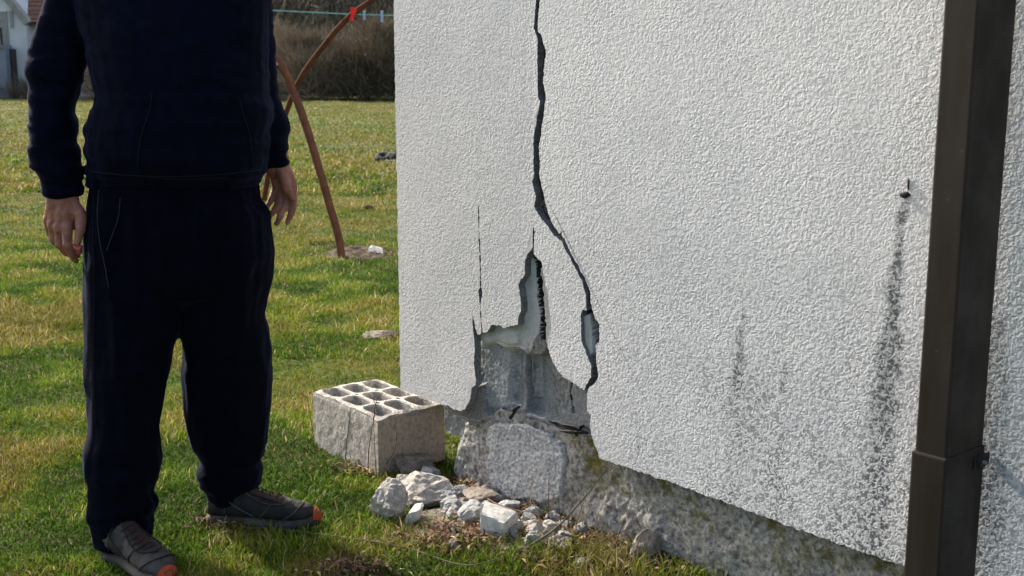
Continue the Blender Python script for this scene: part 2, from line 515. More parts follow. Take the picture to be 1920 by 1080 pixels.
# distant wooded hill behind the scrub
hx = np.linspace(-160, 120, 90); hy = np.linspace(58, 330, 50)
HX, HY = np.meshgrid(hx, hy)
hz = -0.6 + smooth(58, 230, HY) * 42 + 3.0 * fbm(np.stack([HX.ravel() * .03, HY.ravel() * .03, HX.ravel() * 0], 1), 4).reshape(HX.shape) * smooth(60, 100, HY)
M_hill = simple('leafless_hill_floor', (0.060, 0.052, 0.030), (0.040, 0.042, 0.022), 0.15, 0.95, 0.1, 0.3, 0.6)
tag(grid_mesh('hill', 90, 50, np.stack([HX.ravel(), HY.ravel(), hz.ravel()], 1), M_hill), 'dark wooded hillside behind the scrub', kind='structure')

# ------------------------------------------------------------------ scrub made of thin leafless twigs
def sticks(name, base, length, width, lean, colr, mat, segs=2):
    n = len(base)
    az = rng.uniform(0, 2 * math.pi, n)
    ln = np.stack([np.cos(az) * lean, np.sin(az) * lean, np.ones(n)], 1)
    ln /= np.linalg.norm(ln, axis=1)[:, None]
    fa = rng.uniform(0, math.pi, n)
    side = np.stack([np.cos(fa), np.sin(fa), np.zeros(n)], 1) * width[:, None] * 0.5
    bend = rng.normal(0, 0.12, (n, 3)) * length[:, None]
    mid = base + ln * length[:, None] * 0.55 + bend * 0.4
    tip = base + ln * length[:, None] + bend
    V = np.stack([base - side, base + side, mid + side * 0.7, mid - side * 0.7, tip], 1).reshape(-1, 3)
    k = np.arange(n)[:, None] * 5
    L = np.concatenate([k + np.array([[0, 1, 2, 3]]), k + np.array([[3, 2, 4]])], 1).ravel()
    sz = np.tile([4, 3], n)
    C = np.repeat(np.concatenate([colr, np.ones((n, 1))], 1), 5, 0)
    return np_mesh(name, V, L, sz, mat, colors=C)
def palette(n, cols, w, jit=0.18):
    cols = np.array(cols)
    c = cols[rng.choice(len(cols), n, p=np.array(w) / sum(w))]
    return np.clip(c * (1 + rng.normal(0, jit, (n, 1))) * (1 + rng.normal(0, 0.06, (n, 3))), 0.003, 0.9)
def scrub(name, n, x0, x1, y0, y1, hgt, label, cols, w, zoff=0.0, zf=None, wmul=1.0, rad=1.5):
    nb = max(6, int((x1 - x0) * (y1 - y0) / (rad * rad) * 0.9))
    bx = rng.uniform(x0, x1, nb); by = rng.uniform(y0, y1, nb)
    bh = hgt * rng.uniform(0.55, 1.1, nb); br = rad * rng.uniform(0.6, 1.4, nb); bt = np.clip(rng.normal(1, .22, nb), .5, 1.5)
    k = rng.integers(0, nb, n)
    # random twig positions through a dome, pointing outwards and up
    az = rng.uniform(0, 2 * math.pi, n); rr = np.sqrt(rng.uniform(0, 1, n)); hh = rng.uniform(0, 1, n) ** 0.8
    rad_ = br[k] * rr * np.sqrt(np.clip(1 - (hh * 0.9) ** 2.2, 0.05, 1))
    x = bx[k] + rad_ * np.cos(az); y = by[k] + rad_ * np.sin(az)
    z = (zf(x, y) if zf else np.zeros(n)) + zoff + hh * bh[k] * 0.92
    base = np.stack([x, y, z], 1)
    ln = rng.uniform(0.25, 0.9, n) * (0.5 + 0.5 * wmul ** .5)
    d = np.stack([np.cos(az) * rr * .8, np.sin(az) * rr * .8, 0.35 + hh * .7], 1) + rng.normal(0, .45, (n, 3))
    d /= np.linalg.norm(d, axis=1)[:, None]
    fa = rng.uniform(0, math.pi, n)
    wd = rng.uniform(0.010, 0.030, n) * wmul
    side = np.stack([np.cos(fa), np.sin(fa), rng.normal(0, .5, n)], 1) * wd[:, None] * .5
    bend = rng.normal(0, 0.16, (n, 3)) * ln[:, None]
    mid = base + d * ln[:, None] * .5 + bend * .4; tip = base + d * ln[:, None] + bend
    V = np.stack([base - side, base + side, mid + side * .7, mid - side * .7, tip], 1).reshape(-1, 3)
    kk = np.arange(n)[:, None] * 5
    L = np.concatenate([kk + np.array([[0, 1, 2, 3]]), kk + np.array([[3, 2, 4]])], 1).ravel()
    C = palette(n, cols, w, 0.25) * bt[k][:, None]
    o = np_mesh(name, V, L, np.tile([4, 3], n), M_twig, colors=np.repeat(np.concatenate([C, np.ones((n, 1))], 1), 5, 0))
    return tag(o, label, kind='stuff', cat='scrub')
BR = [(0.17, 0.135, 0.095), (0.12, 0.10, 0.07), (0.23, 0.18, 0.13), (0.19, 0.105, 0.065), (0.10, 0.105, 0.05)]
scrub('scrub', 120000, -17.2, 3, 46.5, 52, 3.0, 'band of tangled leafless brown scrub at the far edge of the field', BR, [4, 4, 3, 1, 1.2])
scrub('hill_woods', 90000, -60, 20, 64, 105, 8.0, 'dark leafless woodland covering the hill behind the scrub', [(0.07,0.06,0.045),(0.05,0.05,0.032),(0.10,0.085,0.06)], [2, 3, 1],
      zf=lambda x, y: -0.8 + smooth(58, 230, y) * 42, wmul=4.0, rad=3.2)

# ------------------------------------------------------------------ CRACKED HOUSE CORNER
house = empty('cracked_house', (float(O[0]), float(O[1]), 0), YAW)
tag(house, 'white textured house corner with a long open crack and broken plaster low on its wall', 'building')
def uz(p, w=0.0):
    a = wall(p[0], p[1], w); return (a[0], a[2])
LEFT_EDGE = [(1005,0),(1000,53),(1007.6,73),(1007.6,122),(1008.5,181),(1012.5,189),(1005,232),(999,269),(1001,322),(998,342),(1005,367),(1001,387),(1007,397),(1015,411),(1023.5,420),(1036,438),
    (1052,452),(1063.6,475),(1079,504),(1091,525.5),(1098.6,553),(1099.7,582),(1093,580),(1089,590),(1089,611),(1091,642),(1098.6,661.6),(1108,685),(1108,708),(1100.5,720),(1094.7,731.6),
    (1081,722),(1065.5,712),(1056,708),(1042,689),(1032.5,669),(1026.6,650),(1028.6,634),(1033,619),(1030.5,584),(1026,545),(1019,514),(1015,490.5),(1007,483),(1001,476),(1001.5,455),(1002.5,440),(1000.8,424),
    (999,440),(998.5,455),(997.3,467),(989.7,475),(984.6,490.5),(984,514),(972,533),(976,557),(977,584),(972,595.5),(972,607),(945,615),(939,610),(923.6,608),(916,621),(907.5,623),
    (905.3,607),(903.2,568),(906.5,556),(906,543),(904.2,539),(903.4,490),(901.2,440),(900,385),(898.6,385),(899.8,440),(901.8,490),(902.4,539),(899,545),(899.5,554),(901.6,568),(903.2,607),(904.5,624),
    (898,627),(894,615),(888.6,590),(889,611),(892.5,650),(890.5,681),(895,712),(893.7,722),(886.7,728),(884.7,747),(875,766.6)]
RIGHT_EDGE = [(1012.5,0),(1008,45),(1008.5,59),(1015,67),(1023.5,98),(1020.7,122),(1018,155),(1022.7,183),(1019.5,212),(1015,244),(1012.5,265),(1010,277),(1012.5,301.5),(1011,326),(1016.6,354),(1023.5,387),(1033.7,415.6),(1048,438),(1050.5,438),(1054.5,427),(1053,441),(1055,444),(1065.5,465),(1077,486.7),(1092.7,514),(1106,545),(1110,580),(1116,597.5),(1123,607),(1123,642),(1117,646),(1118,681),(1122,704),(1118,714),(1102.5,729.7),(1101,743),(1101,770.5),(1107.5,778),(1106,801.6),(1112,825),(1124,859)]
ZT = 3.3
def ragged(pts, closed_jit, step=0.004, amp=0.0013, seed=0):
    out = []
    for i in range(len(pts) - 1):
        a = np.array(pts[i]); b = np.array(pts[i + 1])
        L = np.linalg.norm(b - a); k = max(1, int(L / step))
        nrm = np.array([-(b - a)[1], (b - a)[0]]) / max(L, 1e-9)
        for j in range(k):
            p = a + (b - a) * j / k
            nz = vnoise(np.array([[p[0] * 160, p[1] * 160, seed]]))[0] + 0.6 * vnoise(np.array([[p[0] * 420, p[1] * 420, seed + 3]]))[0] + 1.3 * vnoise(np.array([[p[0] * 60, p[1] * 60, seed + 6]]))[0]
            out.append(tuple(p + nrm * nz * amp * (1.0 if j else 0.0)))
    out.append(tuple(pts[-1]))
    return out
up_l = [(0.22 + 0.01 * math.sin(i * 1.7), ZT - (ZT - 1.40) * i / 12) for i in range(13)]
left_edge = [uz(p) for p in LEFT_EDGE]
right_edge = [uz(p) for p in RIGHT_EDGE]
ztop = left_edge[0][1]
dx = right_edge[0][0] - left_edge[0][0]
climb = [(left_edge[0][0] + 0.012 * math.sin(i * 1.3) + 0.006 * math.sin(i * 3.1), ztop + (ZT - ztop) * i / 14) for i in range(14, 0, -1)]
left_line = [(-0.387, 0.2325), (-0.387, ZT)] + climb + left_edge + [(-0.09, 0.2285)]
right_line = [(c[0] + dx, c[1]) for c in climb] + right_edge
UR = 6.5
def slab(name, outline, thick, mat, parent, wfun=lambda u: 0.0, edge_mat=None):
    bm = bmesh.new()
    fr = [bm.verts.new((p[0], -wfun(p[0]), p[1])) for p in outline]
    f = bm.faces.new(fr)
    ext = bmesh.ops.extrude_face_region(bm, geom=[f])
    nv = [e for e in ext['geom'] if isinstance(e, bmesh.types.BMVert)]
    # extruded copy becomes the back
    for v in nv: v.co.y += thick
    bmesh.ops.triangulate(bm, faces=[x for x in bm.faces if len(x.verts) > 4], ngon_method='EAR_CLIP')
    bmesh.ops.recalc_face_normals(bm, faces=bm.faces)
    if edge_mat:
        for x in bm.faces:
            if abs(x.normal.y) < 0.5: x.material_index = 1
    o = bm_obj(name, bm, mat, parent)
    if edge_mat: o.data.materials.append(edge_mat)
    return o
stains = []
u0, _, z0 = wall(1695, 372); stains.append((u0, z0 + 0.0, 0.35, 0.009, 0.046, -0.025, 0.85))
u0, _, z0 = wall(1393, 580); stains.append((u0, z0, 0.45, 0.008, 0.030, -0.01, 0.55))
u0, _, z0 = wall(1470, 676); stains.append((u0, z0, 0.50, 0.006, 0.014, 0.0, 0.45))
u0, _, z0 = wall(1195, 800); stains.append((u0, z0, 0.25, 0.005, 0.012, 0.0, 0.40))
u0, _, z0 = wall(1905, 700); stains.append((u0 - 0.04, z0 + 0.1, 0.2, 0.02, 0.07, 0.0, 0.5))
M_stucco = stucco_mat('textured_white_render', stains)
lw = lambda u: 0.012 * min(1.0, max(0.0, (0.21 - u) / 0.6))
left_poly = ragged(left_line, False, seed=1)[:-1] + ragged([(-0.09, 0.2285), (-0.387, 0.2325)], False, amp=0.0018, seed=5)[:-1]
# keep the straight outer corner almost true
fs_l = slab('facade_panel', left_poly, 0.023, M_stucco, house, lw, M_foam)
tag(fs_l, 'left facade panel ending in the ragged crack')
br = right_edge[-1]
bottom = ragged([br, (0.75, 0.2345), (1.1, 0.231), (1.5, 0.2325), (2.5, 0.232)], False, amp=0.0016, seed=8)
right_poly = ragged(right_line, False, seed=3)[:-1] + bottom + [(UR, 0.232), (UR, ZT)]
fs_r = slab('facade_panel', right_poly, 0.023, M_stucco, house, lambda u: 0.0, M_foam)
tag(fs_r, 'wide right facade panel with dark water streaks')
side = slab('facade_panel', [(0.052, 0.2325), (5.0, 0.2325), (5.0, ZT), (0.052, ZT)], 0.048, M_stucco, house)
side.rotation_euler = (0, 0, math.pi / 2); side.location = (-0.339, 0, 0)
tag(side, 'side facade panel round the corner')

# masonry core behind the panels
box_obj('masonry_core', -0.335, UR, 0.125, 5.0, 0.235, ZT - 0.003, M_masonry, house)
box_obj('eaves', -0.75, UR + 0.3, -0.32, 5.3, ZT, ZT + 0.14, M_hwhite, house)
bm = bmesh.new()
rv = [bm.verts.new(p) for p in ((-0.8,-0.38,ZT+.143),(UR+.35,-0.38,ZT+.143),(UR+.35,5.4,ZT+.143),(-0.8,5.4,ZT+.143),(-0.8,2.5,ZT+1.5),(UR+.35,2.5,ZT+1.5))]
for f in ((0,3,2,1),(0,1,5,4),(2,3,4,5),(0,4,3),(1,2,5)): bm.faces.new([rv[i] for i in f])
bm_obj('roof', bm, M_tile, house)

# heightfield of the broken masonry seen inside the hole and the crack
def P_(x, y): return (x, y)
def uzpoly(pts, w): return [uz(p, w) for p in pts]
ua, ub = wall(840, 500, -.05)[0], wall(1160, 500, -.05)[0]
nx = int((ub - ua) / 0.0022); nz_ = int((ztop + .3 - 0.15) / 0.0026)
gu = np.linspace(ua - 0.02, ub, nx); gzv = np.linspace(0.12, ztop + 0.3, nz_)
UU, ZZ = np.meshgrid(gu, gzv); UU = UU.ravel(); ZZ = ZZ.ravel()
N3 = np.stack([UU, ZZ, UU * 0], 1)
W = -0.046 + 0.004 * fbm(N3 * 22, 4) + 0.0015 * fbm(N3 * 140, 3)
wob = 0.0065 * fbm(N3 * 60 + 5, 3)
def layer(poly, w_in, soft, base, plane=None, rough=0.0012):
    plane = w_in if plane is None else plane
    sd = poly_sd(UU + wob, ZZ + wob * 0.7, uzpoly(poly, plane))
    a = smooth(-soft * 0.3, soft, sd)
    return np.maximum(base, base * (1 - a) + (w_in + rough * fbm(N3 * 120, 3)) * a) if w_in > base.mean() else base * (1 - a) + w_in * a
# recessed smooth pockets
W = layer([(965,655),(990,662),(992,760),(962,748)], -0.066, 0.006, W)
W = layer([(1001,655),(1030,655),(1062,712),(1066,790),(1002,770)], -0.074, 0.006, W)
# sloping rough left cheek
W = layer([(902,640),(962,655),(958,752),(910,765),(896,700)], -0.044, 0.016, W)
# vertical web between the pockets
W = layer([(990,640),(1003,640),(999,690),(1002,748),(996,748),(993,700)], -0.050, 0.010, W)
# light mortar shelf above and its tongue upwards
shelf = [(985,470),(1000,474),(1010,505),(1013,555),(1016,600),(1015,640),(1004,648),(992,668),(976,655),(943,655),(929,645),(903,652),(898,612),(925,600),(965,600),(966,540),(978,500)]
W = layer(shelf, -0.022, 0.006, W)
W = layer([(906,628),(970,618),(975,646),(950,648),(930,640),(906,644)], -0.016, 0.006, W)
# thin outer sliver right of the dark fissure
W = layer([(1012,500),(1040,500),(1042,640),(1022,650),(1019,570),(1016,540)], -0.019, 0.004, W)
# brown lump under the shelf
W = layer([(1000,640),(1012,622),(1026,640),(1030,655),(1014,670),(998,668)], -0.022, 0.006, W)
# right corner fragment and bottom left chip
W = layer([(1062,712),(1090,726),(1112,740),(1116,808),(1082,800),(1068,770)], -0.034, 0.005, W)
W = layer([(870,770),(884,722),(902,722),(908,766),(930,790),(880,800)], -0.024, 0.008, W)
# foam shards in the small right hand hole
W = layer([(1088,590),(1106,588),(1110,620),(1113,662),(1104,672),(1094,640)], -0.012, 0.003, W)

# dark fissures
groove_log = []
def groove(pts, depth, wid):
    global W
    groove_log.append((pts, wid))
    P = uzpoly(pts, -0.022)
    d = np.full(len(UU), 9.0)
    for i in range(len(P) - 1):
        x0, y0 = P[i]; x1, y1 = P[i + 1]
        ex, ey = x1 - x0, y1 - y0
        t = np.clip(((UU + wob - x0) * ex + (ZZ - y0) * ey) / (ex * ex + ey * ey), 0, 1)
        d = np.minimum(d, np.hypot(UU + wob - x0 - t * ex, ZZ - y0 - t * ey))
    W = W - depth * smooth(wid, wid * 0.4, d)
groove([(1001,476),(1009,500),(1012,530),(1011,555),(1016,575),(1018,600),(1017,632)], 0.07, 0.0095)
groove([(1066,700),(1064,740),(1069,775)], 0.03, 0.003)
# profile below which the plinth takes over
prof_px = [(845,790),(870,795),(905,792),(925,778),(945,762),(965,752),(1000,760),(1030,772),(1060,786),(1085,800),(1106,806),(1124,859)]
pr = [uz(p, -0.03) for p in prof_px]
prz = np.interp(UU, [p[0] for p in pr], [p[1] for p in pr])
W = np.where(ZZ < prz - 0.05, np.minimum(W, -0.12), W)
W = np.clip(W, -0.122, -0.005)
# masonry is behind the crack channel everywhere else
bmx = grid_mesh('broken_masonry', nx, nz_, np.stack([UU, -W, ZZ], 1), M_masonry, house)
tag(bmx, 'grey broken mortar exposed in the hole')
bmx.data.materials.append(M_adhesive); bmx.data.materials.append(M_fragment); bmx.data.materials.append(M_joint_shade); bmx.data.materials.append(M_cheek)
q = np.zeros(len(bmx.data.polygons), np.int32)
cent = np.zeros(len(q) * 3, np.float32); bmx.data.polygons.foreach_get('center', cent); cent = cent.reshape(-1, 3)
cn = np.stack([cent[:, 0], cent[:, 2], cent[:, 0] * 0], 1)
jx = 0.003 * fbm(cn * 60, 2)
q[poly_sd(cent[:, 0] + jx, cent[:, 2] + jx, uzpoly(shelf, -0.024)) > -0.001] = 1
q[poly_sd(cent[:, 0] + jx, cent[:, 2] + jx, uzpoly([(1012,500),(1040,500),(1042,640),(1022,650),(1019,570),(1016,540)], -0.02)) > -0.001] = 1
q[poly_sd(cent[:, 0] + jx, cent[:, 2] + jx, uzpoly([(1000,640),(1012,622),(1026,640),(1030,655),(1014,670),(998,668)], -0.024)) > 0] = 2
q[poly_sd(cent[:, 0] + jx, cent[:, 2] + jx, uzpoly([(870,770),(884,722),(902,722),(908,766),(930,790),(880,800)], -0.024)) > 0] = 2
q[poly_sd(cent[:, 0] + jx, cent[:, 2] + jx, uzpoly([(990,640),(1003,640),(1000,690),(1002,748),(996,748),(993,700)], -0.04)) > 0.0] = 4
q[(q == 0) & (poly_sd(cent[:, 0] + jx * 2, cent[:, 2] + jx * 2, uzpoly([(896,640),(962,650),(966,700),(950,764),(900,764),(890,700)], -0.04)) > 0)] = 4
q[poly_sd(cent[:, 0], cent[:, 2], uzpoly([(1088,590),(1106,588),(1110,620),(1113,662),(1104,672),(1094,640)], -0.012)) > 0] = 1
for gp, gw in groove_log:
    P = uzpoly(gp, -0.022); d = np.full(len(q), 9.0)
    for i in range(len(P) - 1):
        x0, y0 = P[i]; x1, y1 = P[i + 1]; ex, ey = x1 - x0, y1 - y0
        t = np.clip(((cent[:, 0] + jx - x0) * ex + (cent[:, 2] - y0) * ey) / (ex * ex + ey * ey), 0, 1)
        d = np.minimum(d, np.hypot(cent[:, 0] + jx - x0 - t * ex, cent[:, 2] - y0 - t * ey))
    q[(d < gw * .7) | ((d < gw * 1.25) & (gw > .006) & (cent[:, 1] > 0.030))] = 3  # groove faces painted dark as the fissure's depth shade
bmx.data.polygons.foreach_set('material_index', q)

# plinth
pu = np.arange(-0.26, 2.6, 0.0042); pz = np.arange(-0.16, 0.262, 0.0042)
PU, PZ = np.meshgrid(pu, pz); a_ = PU.ravel(); b_ = PZ.ravel()
N3 = np.stack([a_, b_, a_ * 0], 1)
PW = -0.030 + 0.010 * fbm(N3 * 14, 4) + 0.005 * fbm(N3 * 70, 3)
top = np.interp(a_, [p[0] for p in pr] + [pr[-1][0] + 0.02], [p[1] for p in pr] + [0.5]) + 0.006 * fbm(N3 * 50, 2)
PW = PW - np.clip(b_ - top, 0, 1) * 2.4
sil = [uz(p, -0.05) for p in [(866,795),(858,815),(849,845),(846,870),(858,895),(880,912),(900,930)]]
zz = [p[1] for p in sil][::-1]; uu_ = [p[0] for p in sil][::-1]
ul = np.interp(b_, zz, uu_)
tt = np.clip((ul + 0.055 - a_) / 0.055, 0, 4)
PW = PW - 0.045 * np.minimum(tt, 1.0) ** 2 - np.clip(tt - 1, 0, 9) * 0.30
# worn band where concrete has spalled, left of the render patch
PW = np.where((a_ < 0.02), PW + 0.006 * fbm(N3 * 30 + 7, 3), PW)
PW = np.maximum(PW, -0.5)
pl = grid_mesh('plinth', len(pu), len(pz), np.stack([a_, -PW, b_], 1), M_plinth, house)
tag(pl, 'rough mossy concrete plinth with a broken end')
box_obj('plinth', 2.58, UR, 0.03, 5.0, -0.2, 0.231, M_plinth, house)
box_obj('plinth', 0.0, 2.57, 0.16, 5.0, -0.2, 0.20, M_plinth, house)
box_obj('plinth', -0.33, -0.03, 0.75, 5.0, -0.2, 0.231, M_plinth, house)

# lighter render patch on the plinth
patch = [(912,800),(930,792),(965,795),(1000,800),(1030,815),(1052,838),(1058,870),(1052,905),(1050,935),(1020,945),(985,935),(950,945),(925,930),(912,905),(914,860),(908,830)]
pp = uzpoly(patch, -0.02)
pu = np.arange(min(p[0] for p in pp) - .01, max(p[0] for p in pp) + .01, 0.0026); pz = np.arange(-0.06, 0.24, 0.0026)
PU, PZ = np.meshgrid(pu, pz); a_ = PU.ravel(); b_ = PZ.ravel()
N3 = np.stack([a_, b_, a_ * 0], 1)
wob2 = 0.012 * fbm(N3 * 40, 3)
sd = poly_sd(a_ + wob2, b_ + wob2, pp)
PW = -0.021 + 0.004 * fbm(N3 * 40, 3) + 0.0035 * fbm(N3 * 190, 2) - 0.02 * smooth(0.006, -0.004, sd)
grid_mesh('render_patch', len(pu), len(pz), np.stack([a_, -PW, b_], 1), M_patchr, house, keep=sd > -0.003)

# black membrane scraps squeezed out of the joint
def scrap(pts_px, wid, wts, name='membrane_scrap'):
    V, F = [], []
    P = [wall(p[0], p[1], w) for p, w in zip(pts_px, wts)]
    path = smooth_path(P, 5)
    for i, p in enumerate(path):
        t = i / (len(path) - 1)
        h = wid * (0.35 + 0.65 * math.sin(math.pi * min(0.95, t + 0.1))) * (1 + 0.4 * mnoise.noise(Vector((i * .7, wid * 99, 0))))
        o = Vector((0.15 * h, 0.0, h))
        V += [p - o + Vector((0, .004, 0)), p + o + Vector((0, -.003 * math.sin(i), 0)), p + o + Vector((0, .004, 0.001)), p - o + Vector((0, .009, 0))]
    for i in range(len(path) - 1):
        for k in range(4):
            F.append((i * 4 + k, i * 4 + (k + 1) % 4, i * 4 + 4 + (k + 1) % 4, i * 4 + 4 + k))
    F += [(0, 1, 2, 3), tuple(len(V) - 4 + k for k in (3, 2, 1, 0))]
    return mesh_obj(name, V, F, M_tar, house, False)
scrap([(954,786),(959,778),(965,768),(972,763)], 0.0055, [0.002, 0.0, -0.006, -0.012])
scrap([(1028,790),(1050,798),(1075,804),(1100,812)], 0.006, [-0.008, 0.000, 0.004, -0.004])
scrap([(1048,808),(1070,812),(1090,812),(1108,818)], 0.004, [0.000, 0.006, 0.002, -0.004])
scrap([(1078,818),(1084,806),(1092,798)], 0.004, [0.008, 0.004, -0.006])
# broken lath under the slab corner
lath = tube('exposed_reinforcement', smooth_path([wall(836,764,-.02), wall(856,776,-.015), wall(878,786,-.012), wall(905,790,-.02)], 4), 0.005, M_fragment, house, 6)

# downpipe
wp, WD, DD, uP = 0.145, 0.061, 0.128, wall(1735, 540, 0.145)[0]
def pipe_box(name, u0, u1, w0, w1, z0, z1, parent):
    return box_obj(name, u0, u1, -w1, -w0, z0, z1, M_pipe, parent, 0.004)
dp = pipe_box('downpipe', uP, uP + WD, wp - DD, wp, wall(1735, 853, wp)[2] - 0.02, ZT, house)
zj = wall(1735, 850, wp)[2]
low = pipe_box('lower_sleeve', uP - 0.004, uP + WD + 0.003, wp - DD - 0.003, wp + 0.004, -0.05, zj, dp)
pb = wall(1822, 877, 0.035)
bm = bmesh.new()
bmesh.ops.create_cone(bm, cap_ends=True, segments=20, radius1=0.0135, radius2=0.011, depth=0.008,
                      matrix=Matrix.Translation((uP + WD + 0.0085, -0.035, zj - 0.028)) @ Matrix.Rotation(math.pi / 2, 4, 'Y'))
box_bm(bm, uP + WD + 0.003, uP + WD + 0.006, -0.055, -0.001, zj - 0.040, zj - 0.016, .001)
br1 = bm_obj('bracket', bm, M_tar, dp)
bm = bmesh.new()
bmesh.ops.create_cone(bm, cap_ends=True, segments=6, radius1=0.0055, radius2=0.0045, depth=0.007,
                      matrix=Matrix.Translation((uP + WD + 0.015, -0.035, zj - 0.028)) @ Matrix.Rotation(math.pi / 2, 4, 'Y'))
bm_obj('bracket_bolt', bm, M_steel, br1)
# small mortar spot that feeds the long streak
uS, _, zS = wall(1697, 365)
bm = bmesh.new(); bmesh.ops.create_icosphere(bm, subdivisions=3, radius=1)
for v in bm.verts:
    k = 1 + 0.35 * mnoise.noise(v.co * 2.1)
    v.co = Vector((uS + v.co.x * 0.011 * k, -0.001 + v.co.y * 0.004 * k, zS + v.co.z * 0.006 * k))
bm_obj('wall_plug', bm, M_tar, house, True)
bm = bmesh.new(); bmesh.ops.create_icosphere(bm, subdivisions=2, radius=1)
for v in bm.verts: v.co = Vector((uS + .006 + v.co.x * 0.0018, -0.001 + v.co.y * 0.002, zS + .02 + v.co.z * 0.012))
bm_obj('wall_plug', bm, M_tar, house, True)

# ------------------------------------------------------------------ HOLLOW BLOCK
def hollow_block():
    B = np.array([-0.401, 3.365]); A = np.array([-0.645, 3.668])
    d1 = A - B; L1 = np.linalg.norm(d1); d1 /= L1
    d2 = np.array([d1[1], -d1[0]]); L2 = 0.245; HT = 0.192
    if d2[0] < 0: d2 = -d2
    root = empty('hollow_concrete_block', (B[0], B[1], gzs(*B) - 0.002), math.atan2(d1[1], d1[0]))
    tag(root, 'grey hollow concrete block with nine rounded holes lying under the house corner', 'concrete block')
    # local: x along d1, y = rot+90 of d1
    sy = 1.0 if (-d1[1] * d2[0] + d1[0] * d2[1]) > 0 else -1.0
    # top as fine grid with hole mask: build by polar rings per cell
    V, F = [], []
    def add(p): V.append(p); return len(V) - 1
    nxh, nyh = 3, 3
    m = 0.010
    px_, py_ = (L1 - 2 * m) / nxh, (L2 - 2 * m) / nyh
    K = 40
    for ix in range(nxh):
        for iy in range(nyh):
            x0 = 0 if ix == 0 else m + ix * px_; x1 = L1 if ix == nxh - 1 else m + (ix + 1) * px_
            y0 = 0 if iy == 0 else m + iy * py_; y1 = L2 if iy == nyh - 1 else m + (iy + 1) * py_
            cx = m + (ix + .5) * px_; cy = m + (iy + .5) * py_
            rx, ry = px_ * 0.5 - 0.0085, py_ * 0.5 - 0.007
            outer, ring, ring2, bot = [], [], [], []
            for k in range(K):
                a = 2 * math.pi * k / K
                c, s = math.cos(a), math.sin(a)
                # square border point
                tx = ((x1 - cx) if c > 0 else (cx - x0)) / max(abs(c), 1e-6)
                ty = ((y1 - cy) if s > 0 else (cy - y0)) / max(abs(s), 1e-6)
                t = min(tx, ty)
                outer.append(add([cx + c * t, cy + s * t, HT]))
                e = 3.6
                rr = (abs(c / rx) ** e + abs(s / ry) ** e) ** (-1 / e)
                rr *= 1 + 0.035 * mnoise.noise(Vector((ix * 5 + c * 1.5, iy * 5 + s * 1.5, 0)))
                ring.append(add([cx + c * (rr + .003), cy + s * (rr + .003), HT + .0005]))
                ring2.append(add([cx + c * rr, cy + s * rr, HT - 0.004]))
                bot.append(add([cx + c * rr * .93, cy + s * rr * .93, 0.012]))
            for k in range(K):
                k2 = (k + 1) % K
                F.append((outer[k], outer[k2], ring[k2], ring[k]))
                F.append((ring[k], ring[k2], ring2[k2], ring2[k]))
                F.append((ring2[k], ring2[k2], bot[k2], bot[k]))
            F.append(tuple(bot))
    # outer corner gaps of the square borders are tiny: close with side walls built on a fine grid
    def sidewall(pa, pb, n1=60, n2=28):
        base = len(V)
        for j in range(n2 + 1):
            for i in range(n1 + 1):
                t = i / n1
                V.append([pa[0] + (pb[0] - pa[0]) * t, pa[1] + (pb[1] - pa[1]) * t, HT * j / n2])
        for j in range(n2):
            for i in range(n1):
                a = base + j * (n1 + 1) + i
                F.append((a, a + 1, a + n1 + 2, a + n1 + 1))
    sidewall((0, 0), (L1, 0)); sidewall((L1, 0), (L1, L2)); sidewall((L1, L2), (0, L2)); sidewall((0, L2), (0, 0))
    Va = np.array(V)
    # under-plate just below the webs closes corner slivers
    c = Va.copy()
    nz1 = 0.0035 * fbm(Va * 34, 3); 
    ed = smooth(0.018, 0.0, np.minimum(np.minimum(Va[:, 0], L1 - Va[:, 0]), np.minimum(Va[:, 1], L2 - Va[:, 1]))) * smooth(HT - .02, HT, Va[:, 2])
    c[:, 2] += 0.0022 * fbm(Va * 55 + 3, 3) - 0.006 * ed * (0.5 + fbm(Va * 18, 2))
    cent = np.array([L1 / 2, L2 / 2, 0])
    c[:, 0] += nz1 * np.sign(Va[:, 0] - L1 / 2) * 0.6 - 0.003 * ed * np.sign(Va[:, 0] - L1 / 2)
    c[:, 1] += nz1 * np.sign(Va[:, 1] - L2 / 2) * 0.6 - 0.003 * ed * np.sign(Va[:, 1] - L2 / 2)
    # knocked-off near corner
    kn = smooth(0.07, 0.0, np.hypot(Va[:, 0], Va[:, 1])) * smooth(HT - 0.06, HT, Va[:, 2])
    c[:, 2] -= kn * 0.012
    c[:, 1] *= sy
    fl = F if sy > 0 else [tuple(reversed(f)) for f in F]
    o = mesh_obj('block_body', c, fl, M_block, root, False)
    o.data.materials.append(M_blockb)
    for p in o.data.polygons:
        if p.center.x < 0.004 and abs(p.normal.x) > 0.6: p.material_index = 1
    return root
hb = hollow_block()

